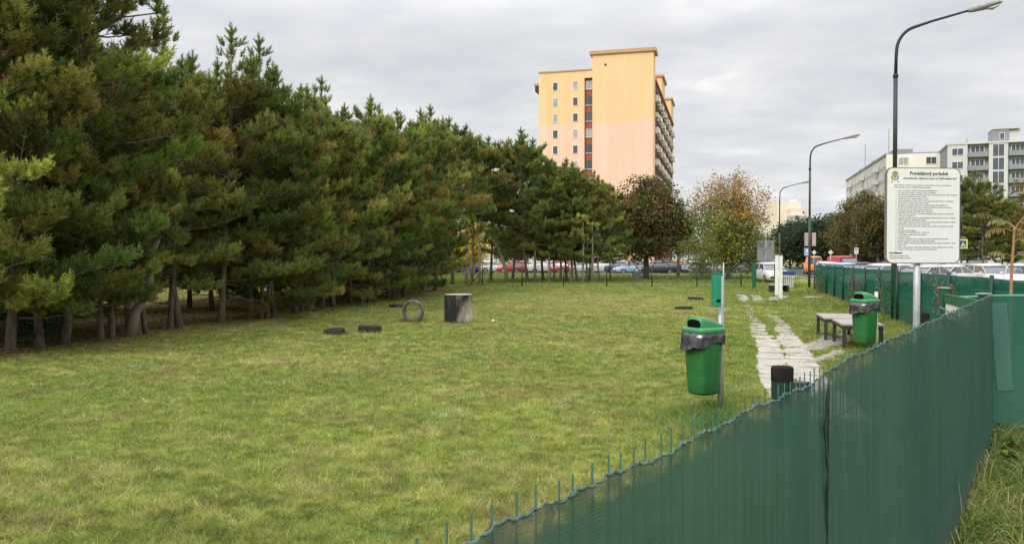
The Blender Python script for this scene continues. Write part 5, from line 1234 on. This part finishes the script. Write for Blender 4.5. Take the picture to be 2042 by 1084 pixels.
def far_block():
    d = 260.0; k_ = d / F; c = P(1548, d); r = empty('distant_block', c, 0, 'distant cream and pink stepped apartment block at the end of the street', 'building'); X = lambda px: (px - 1548) * k_; Z = lambda py: ZY(py, d)
    MB().bx(0, X(1596), 0, 12, 0, Z(402)).build('wall', m_cream, r); MB().bx(X(1570), X(1598), -3, -.003, 0, Z(417)).build('pink_wing', m_pink, r); MB().bx(X(1556), X(1592), -5, -3.003, 0, Z(428)).build('white_wing', m_whitewall, r)
    MB().bx(X(1598) + .003, X(1607), -2, 8, 0, Z(426)).build('side_wing', m_cream, r); MB().bx(X(1586), X(1593), 2, 6, Z(402) + .003, Z(397)).build('roof_box', m_whitewall, r)
    gridwindows(r, X(1558), X(1590), Z(500), Z(429), 4, 5, 1.2, 1.4, m_glass, y=-5); gridwindows(r, X(1593), X(1597), Z(500), Z(420), 1, 6, .6, 1.4, m_glass, y=-3)
    gridwindows(r, X(1599), X(1606), Z(500), Z(428), 1, 5, .8, 1.4, m_glass, y=-2)
far_block()
def hidden_block():
    d = 150.0; k_ = d / F; c = P(840, d); r = empty('pink_block', c, 0, 'pink apartment block glimpsed between the pines left of the orange tower', 'building'); X = lambda px: (px - 840) * k_
    ZT = ZY(330, d); MB().bx(0, X(1010), 0, 12, 0, ZT).build('wall', wall_mat('pale_pink_render', (.62, .47, .40)), r); MB().bx(-.2, X(1010) + .2, -.2, 12.2, ZT + .003, ZT + .4).build('roof', m_greywall, r)
    gridwindows(r, 1, X(1005), 1, ZT - .4, 6, 6, 1.5, 1.4, m_glass, y=0)
hidden_block()

# ------------------------------------------------------------ cars
m_tyre_c = M('car_rubber', (.02, .02, .02), .8); m_rim = M('car_rim', (.35, .35, .36), .35, metal=.6); m_cglass = M('car_glass', (.07, .08, .09), .08, .1, spec=1.0)
m_trim = M('car_trim', (.02, .02, .022), .6); m_hl = M('headlight', (.7, .7, .72), .1); m_tl = M('tail_light', (.40, .02, .02), .25)
PAINT = {}
def paint(nm, col):
    if nm not in PAINT: PAINT[nm] = M(nm + '_car_paint', col, .28, .05, 1, spec=.6)
    return PAINT[nm]
def make_car(pt, kind):
    """car along local X (front +X)"""
    r = bpy.data.objects.new('car', None); C.objects.link(r)
    van = kind == 'van'; Hh = {'hatch': 1.50, 'sedan': 1.45, 'van': 2.05, 'estate': 1.52}[kind]; Lh = {'hatch': 2.0, 'sedan': 2.25, 'van': 2.45, 'estate': 2.3}[kind]; belt = .97 if not van else 1.2
    hood = belt - .12; st = [(-Lh, .34, belt - .22, .72), (-Lh + .06, .28, belt - .05, .80), (-Lh + .5, .2, belt, .86), (-.3, .2, belt, .88), (Lh - 1.35, .2, belt - .02, .87), (Lh - .5, .2, hood, .84), (Lh - .08, .24, hood - .16, .76), (Lh, .32, hood - .28, .66)]
    rings = []
    for x, z0, z1, hw in st:
        rings.append([(x, -hw * .92, z0), (x, -hw, z0 + .14), (x, -hw * 1.01, (z0 + z1) / 2), (x, -hw * .97, z1 - .06), (x, -hw * .88, z1), (x, hw * .88, z1), (x, hw * .97, z1 - .06), (x, hw * 1.01, (z0 + z1) / 2), (x, hw, z0 + .14), (x, hw * .92, z0)])
    body = MB().loft(rings).build('body', pt, r, True)
    xb0, xb1 = {'hatch': (-Lh + .08, Lh - 1.12), 'sedan': (-Lh + .62, Lh - 1.25), 'van': (-Lh + .03, Lh - .75), 'estate': (-Lh + .08, Lh - 1.25)}[kind]; tb0, tb1 = {'hatch': (xb0 + .38, xb1 - .85), 'sedan': (xb0 + .65, xb1 - .85), 'van': (xb0 + .12, xb1 - .75), 'estate': (xb0 + .3, xb1 - .85)}[kind]
    zr = Hh - .13
    MB().loft([[(xb0, -.80, belt - .03), (xb1, -.78, belt - .03), (xb1, .78, belt - .03), (xb0, .80, belt - .03)], [(tb0, -.62, zr), (tb1, -.60, zr), (tb1, .60, zr), (tb0, .62, zr)]]).build('windows', m_cglass, r)
    MB().loft([[(tb0 - .10, -.655, zr - .03), (tb1 + .13, -.635, zr - .03), (tb1 + .13, .635, zr - .03), (tb0 - .10, .655, zr - .03)], [(tb0 - .03, -.61, zr + .06), (tb1 + .02, -.59, zr + .06), (tb1 + .02, .59, zr + .06), (tb0 - .03, .61, zr + .06)], [(tb0 + .15, -.42, Hh), (tb1 - .25, -.40, Hh), (tb1 - .25, .40, Hh), (tb0 + .15, .42, Hh)]]).build('roof', pt, r, True)
    pl = MB()
    for sg in (-1, 1):
        for (x0, x1, w_) in ((xb0, tb0, .04), (xb1, tb1, .022), (xb0 * .4 + xb1 * .6 - .4, tb0 * .4 + tb1 * .6 - .3, .02)):
            pl.tube([(x0, sg * .785, belt - .02), (x1, sg * .615, zr)], w_, 5)
        if van: pl.loft([[(xb0 + .1, sg * .80, belt), (xb1 - 1.0, sg * .80, belt), (xb1 - 1.0, sg * .80 + sg * .01, belt), (xb0 + .1, sg * .81, belt)], [(tb0, sg * .64, zr), (xb1 - 1.0, sg * .63, zr), (xb1 - 1.0, sg * .64, zr), (tb0, sg * .65, zr)]])
    pl.build('pillars', pt, r)
    for sg in (-1, 1):
        for x in (-Lh + .78, Lh - .82):
            w_ = MB().tube([(x, sg * .70, .31), (x, sg * .885, .31)], .31, 18).build('wheel', m_tyre_c, r); MB().tube([(x, sg * .80, .31), (x, sg * .895, .31)], .19, 12).build('rim', m_rim, w_)
        MB().box((Lh - .10, sg * .56, hood - .21), (.14, .28, .13)).build('headlight', m_hl, r, bevel=.02)
        MB().box((-Lh + .05, sg * .66, belt - .22), (.10, .16, .22)).build('tail_light', m_tl, r, bevel=.02)
        MB().box((xb1 - .25, sg * .95, belt + .02), (.12, .16, .10)).build('mirror', pt, r, bevel=.02)
    bp = MB(); bp.box((Lh - .03, 0, .42), (.10, 1.25, .16)); bp.box((-Lh + .03, 0, .40), (.10, 1.3, .16)); bp.build('bumper', m_trim, r)
    MB().box((Lh + .025, 0, .50), (.02, .5, .11)).build('number_plate', m_white, r)
    return r
PROTO = {}
COL = {'white': (.52, .52, .52), 'silver': (.42, .43, .45), 'red': (.45, .02, .03), 'navy': (.02, .03, .08), 'blue': (.02, .06, .28), 'lightblue': (.28, .38, .50), 'black': (.02, .02, .024), 'grey': (.16, .17, .18), 'orange': (.85, .22, .02), 'pinkred': (.60, .10, .14), 'darkred': (.30, .02, .03)}
def car(kind, col, p, rz, label, group, cat='car'):
    key = (kind, col)
    if key not in PROTO: PROTO[key] = make_car(paint(col, COL[col]), kind); o = PROTO[key]
    else: o = copy_tree(PROTO[key])
    o.name = 'parked_van' if kind == 'van' else 'parked_car'; o.location = p; o.rotation_euler = (0, 0, rz); tag(o, label, cat, group); return o
GB = 'cars parked beyond the back fence'
def B(px): x = (px - W0 / 2) / F * 100; d = 99 - .09 * (x + 6); return P(px, d)
for px, kd, cl, rz, lb in ((925, 'hatch', 'blue', 2.6, 'bright blue car behind the yellow green bush'), (893, 'hatch', 'grey', .4, 'grey car left of the bright blue car, behind the wire fence'), (957, 'estate', 'black', PI, 'black car between two trunks right of the blue car'), (985, 'hatch', 'white', .2, 'white car behind the bent bare trunk'), (1022, 'hatch', 'red', PI, 'bright red car right of the bent bare trunk'), (1055, 'estate', 'darkred', 0, 'dark red car behind the thickest pine trunk'), (1088, 'van', 'white', .3, 'white van between the pine trunks, taller than its neighbours'), (1106, 'hatch', 'darkred', 2.8, 'dark red car left of the red car among the trunks'), (1138, 'estate', 'red', PI, 'red car behind the many slender trunks'), (1168, 'sedan', 'silver', 0, 'silver car hidden behind the last pine trunks'), (1201, 'van', 'white', PI, 'white van beside the rightmost pine trunk'), (1240, 'sedan', 'navy', .1, 'dark blue car left of the light blue car'), (1258, 'hatch', 'lightblue', PI + .2, 'light blue car left of the grey drum'), (1305, 'sedan', 'black', PI + .35, 'black car right of the grey drum'), (1336, 'estate', 'navy', .5, 'dark blue car between the black and the pinkish red car'), (1352, 'hatch', 'pinkred', .15, 'pinkish red car on the back road near the orange tree'), (1392, 'hatch', 'silver', .5, 'silver car half hidden by the yellow green shrub'), (1425, 'estate', 'white', .3, 'white car behind the trunk of the orange tree'), (1480, 'estate', 'grey', .4, 'grey car right of the orange tree trunk')):
    p = B(px)
    if cl == 'lightblue': p = P(px, 92)
    if cl == 'pinkred': p = P(1366, 106); rz = .75
    if px == 1305: p = P(px, 90.5)
    car(kd, cl, p, rz, lb, GB, 'van' if kd == 'van' else 'car')
for px, d, cl in ((243, 92, 'lightblue'), (140, 95, 'white'), (470, 95, 'silver'), (600, 97, 'white')):
    car('hatch', cl, P(px, d), .2, {243: 'pale blue car glimpsed through the gap in the left pines', 140: 'white car glimpsed behind the leftmost pines', 470: 'silver car glimpsed low between the middle pines', 600: 'white car glimpsed low behind the long pine row'}[px], GB)
GR = 'cars parked along the street'
vz = math.atan2(.966, .258)
for px, d, kd, cl, rz, lb in ((1644, 84, 'hatch', 'silver', vz + PI, 'silver car behind the white one, left of the red car'), (1655, 72, 'hatch', 'white', vz + PI + .1, 'white car seen head on, left of the red car'), (1683, 80, 'van', 'red', vz + PI + .3, 'tall red van behind the green fence'), (1692, 58, 'hatch', 'lightblue', vz + PI + .6, 'pale blue car right of the red van'), (1722, 60, 'estate', 'black', vz + PI + .5, 'black car behind the small white street sign'), (1752, 46, 'estate', 'white', vz + 2.2, 'long white car left of the lamp behind the notice board'), (1765, 74, 'estate', 'navy', vz + 2.2, 'dark blue car beneath the left edge of the notice board'), (1800, 52, 'hatch', 'pinkred', vz + 2.5, 'red car just below the notice board'), (1838, 44, 'sedan', 'silver', vz + 2.4, 'silver car right of the notice board post'), (1884, 46, 'sedan', 'white', vz + 2.4, 'white car left of the crossing sign'), (1928, 50, 'hatch', 'grey', vz + PI, 'grey car below the crossing sign'), (1980, 47, 'hatch', 'white', vz + PI + .15, 'white car seen head on beneath the dark pines'), (2036, 46, 'estate', 'white', vz + PI - .3, 'white car at the right picture edge behind the young tree')):
    car(kd, cl, P(px, d), rz, lb, GR, 'van' if kd == 'van' else 'car')
car('van', 'orange', P(1621, 92), vz, 'orange van right behind the second street lamp', GR, 'van')
car('estate', 'white', P(1538, 60), vz + PI + .2, 'white car parked behind the far gate', GR)
def shelter():
    r = empty('bus_shelter', P(1730, 96), GRZ, 'flat roofed shelter under the brownish street trees', 'shelter')
    MB().box((0, 0, 2.25), (3.8, 1.6, .12)).build('roof', m_whitedirty, r)
    for x in (-1.8, 1.8):
        for y in (-.7, .7): MB().box((x, y, 1.1), (.08, .08, 2.19)).build('post', m_trim, r)
    MB().box((0, .72, 1.1), (3.4, .03, 1.7)).build('back_pane', m_glass, r)
shelter()
def blue_bin():
    r = empty('waste_bin', P(1573, 47.5), 0, 'white waste bin with a blue lid near the far end of the green fence', 'bin')
    MB().loft([[(-.22, -.2, .02), (.22, -.2, .02), (.22, .2, .02), (-.22, .2, .02)], [(-.28, -.26, .8), (.28, -.26, .8), (.28, .26, .8), (-.28, .26, .8)]]).build('body', m_whitedirty, r, bevel=.03)
    MB().box((0, 0, .93), (.6, .56, .22)).build('lid', M('blue_plastic', (.02, .04, .25), .5), r, bevel=.04)
blue_bin()
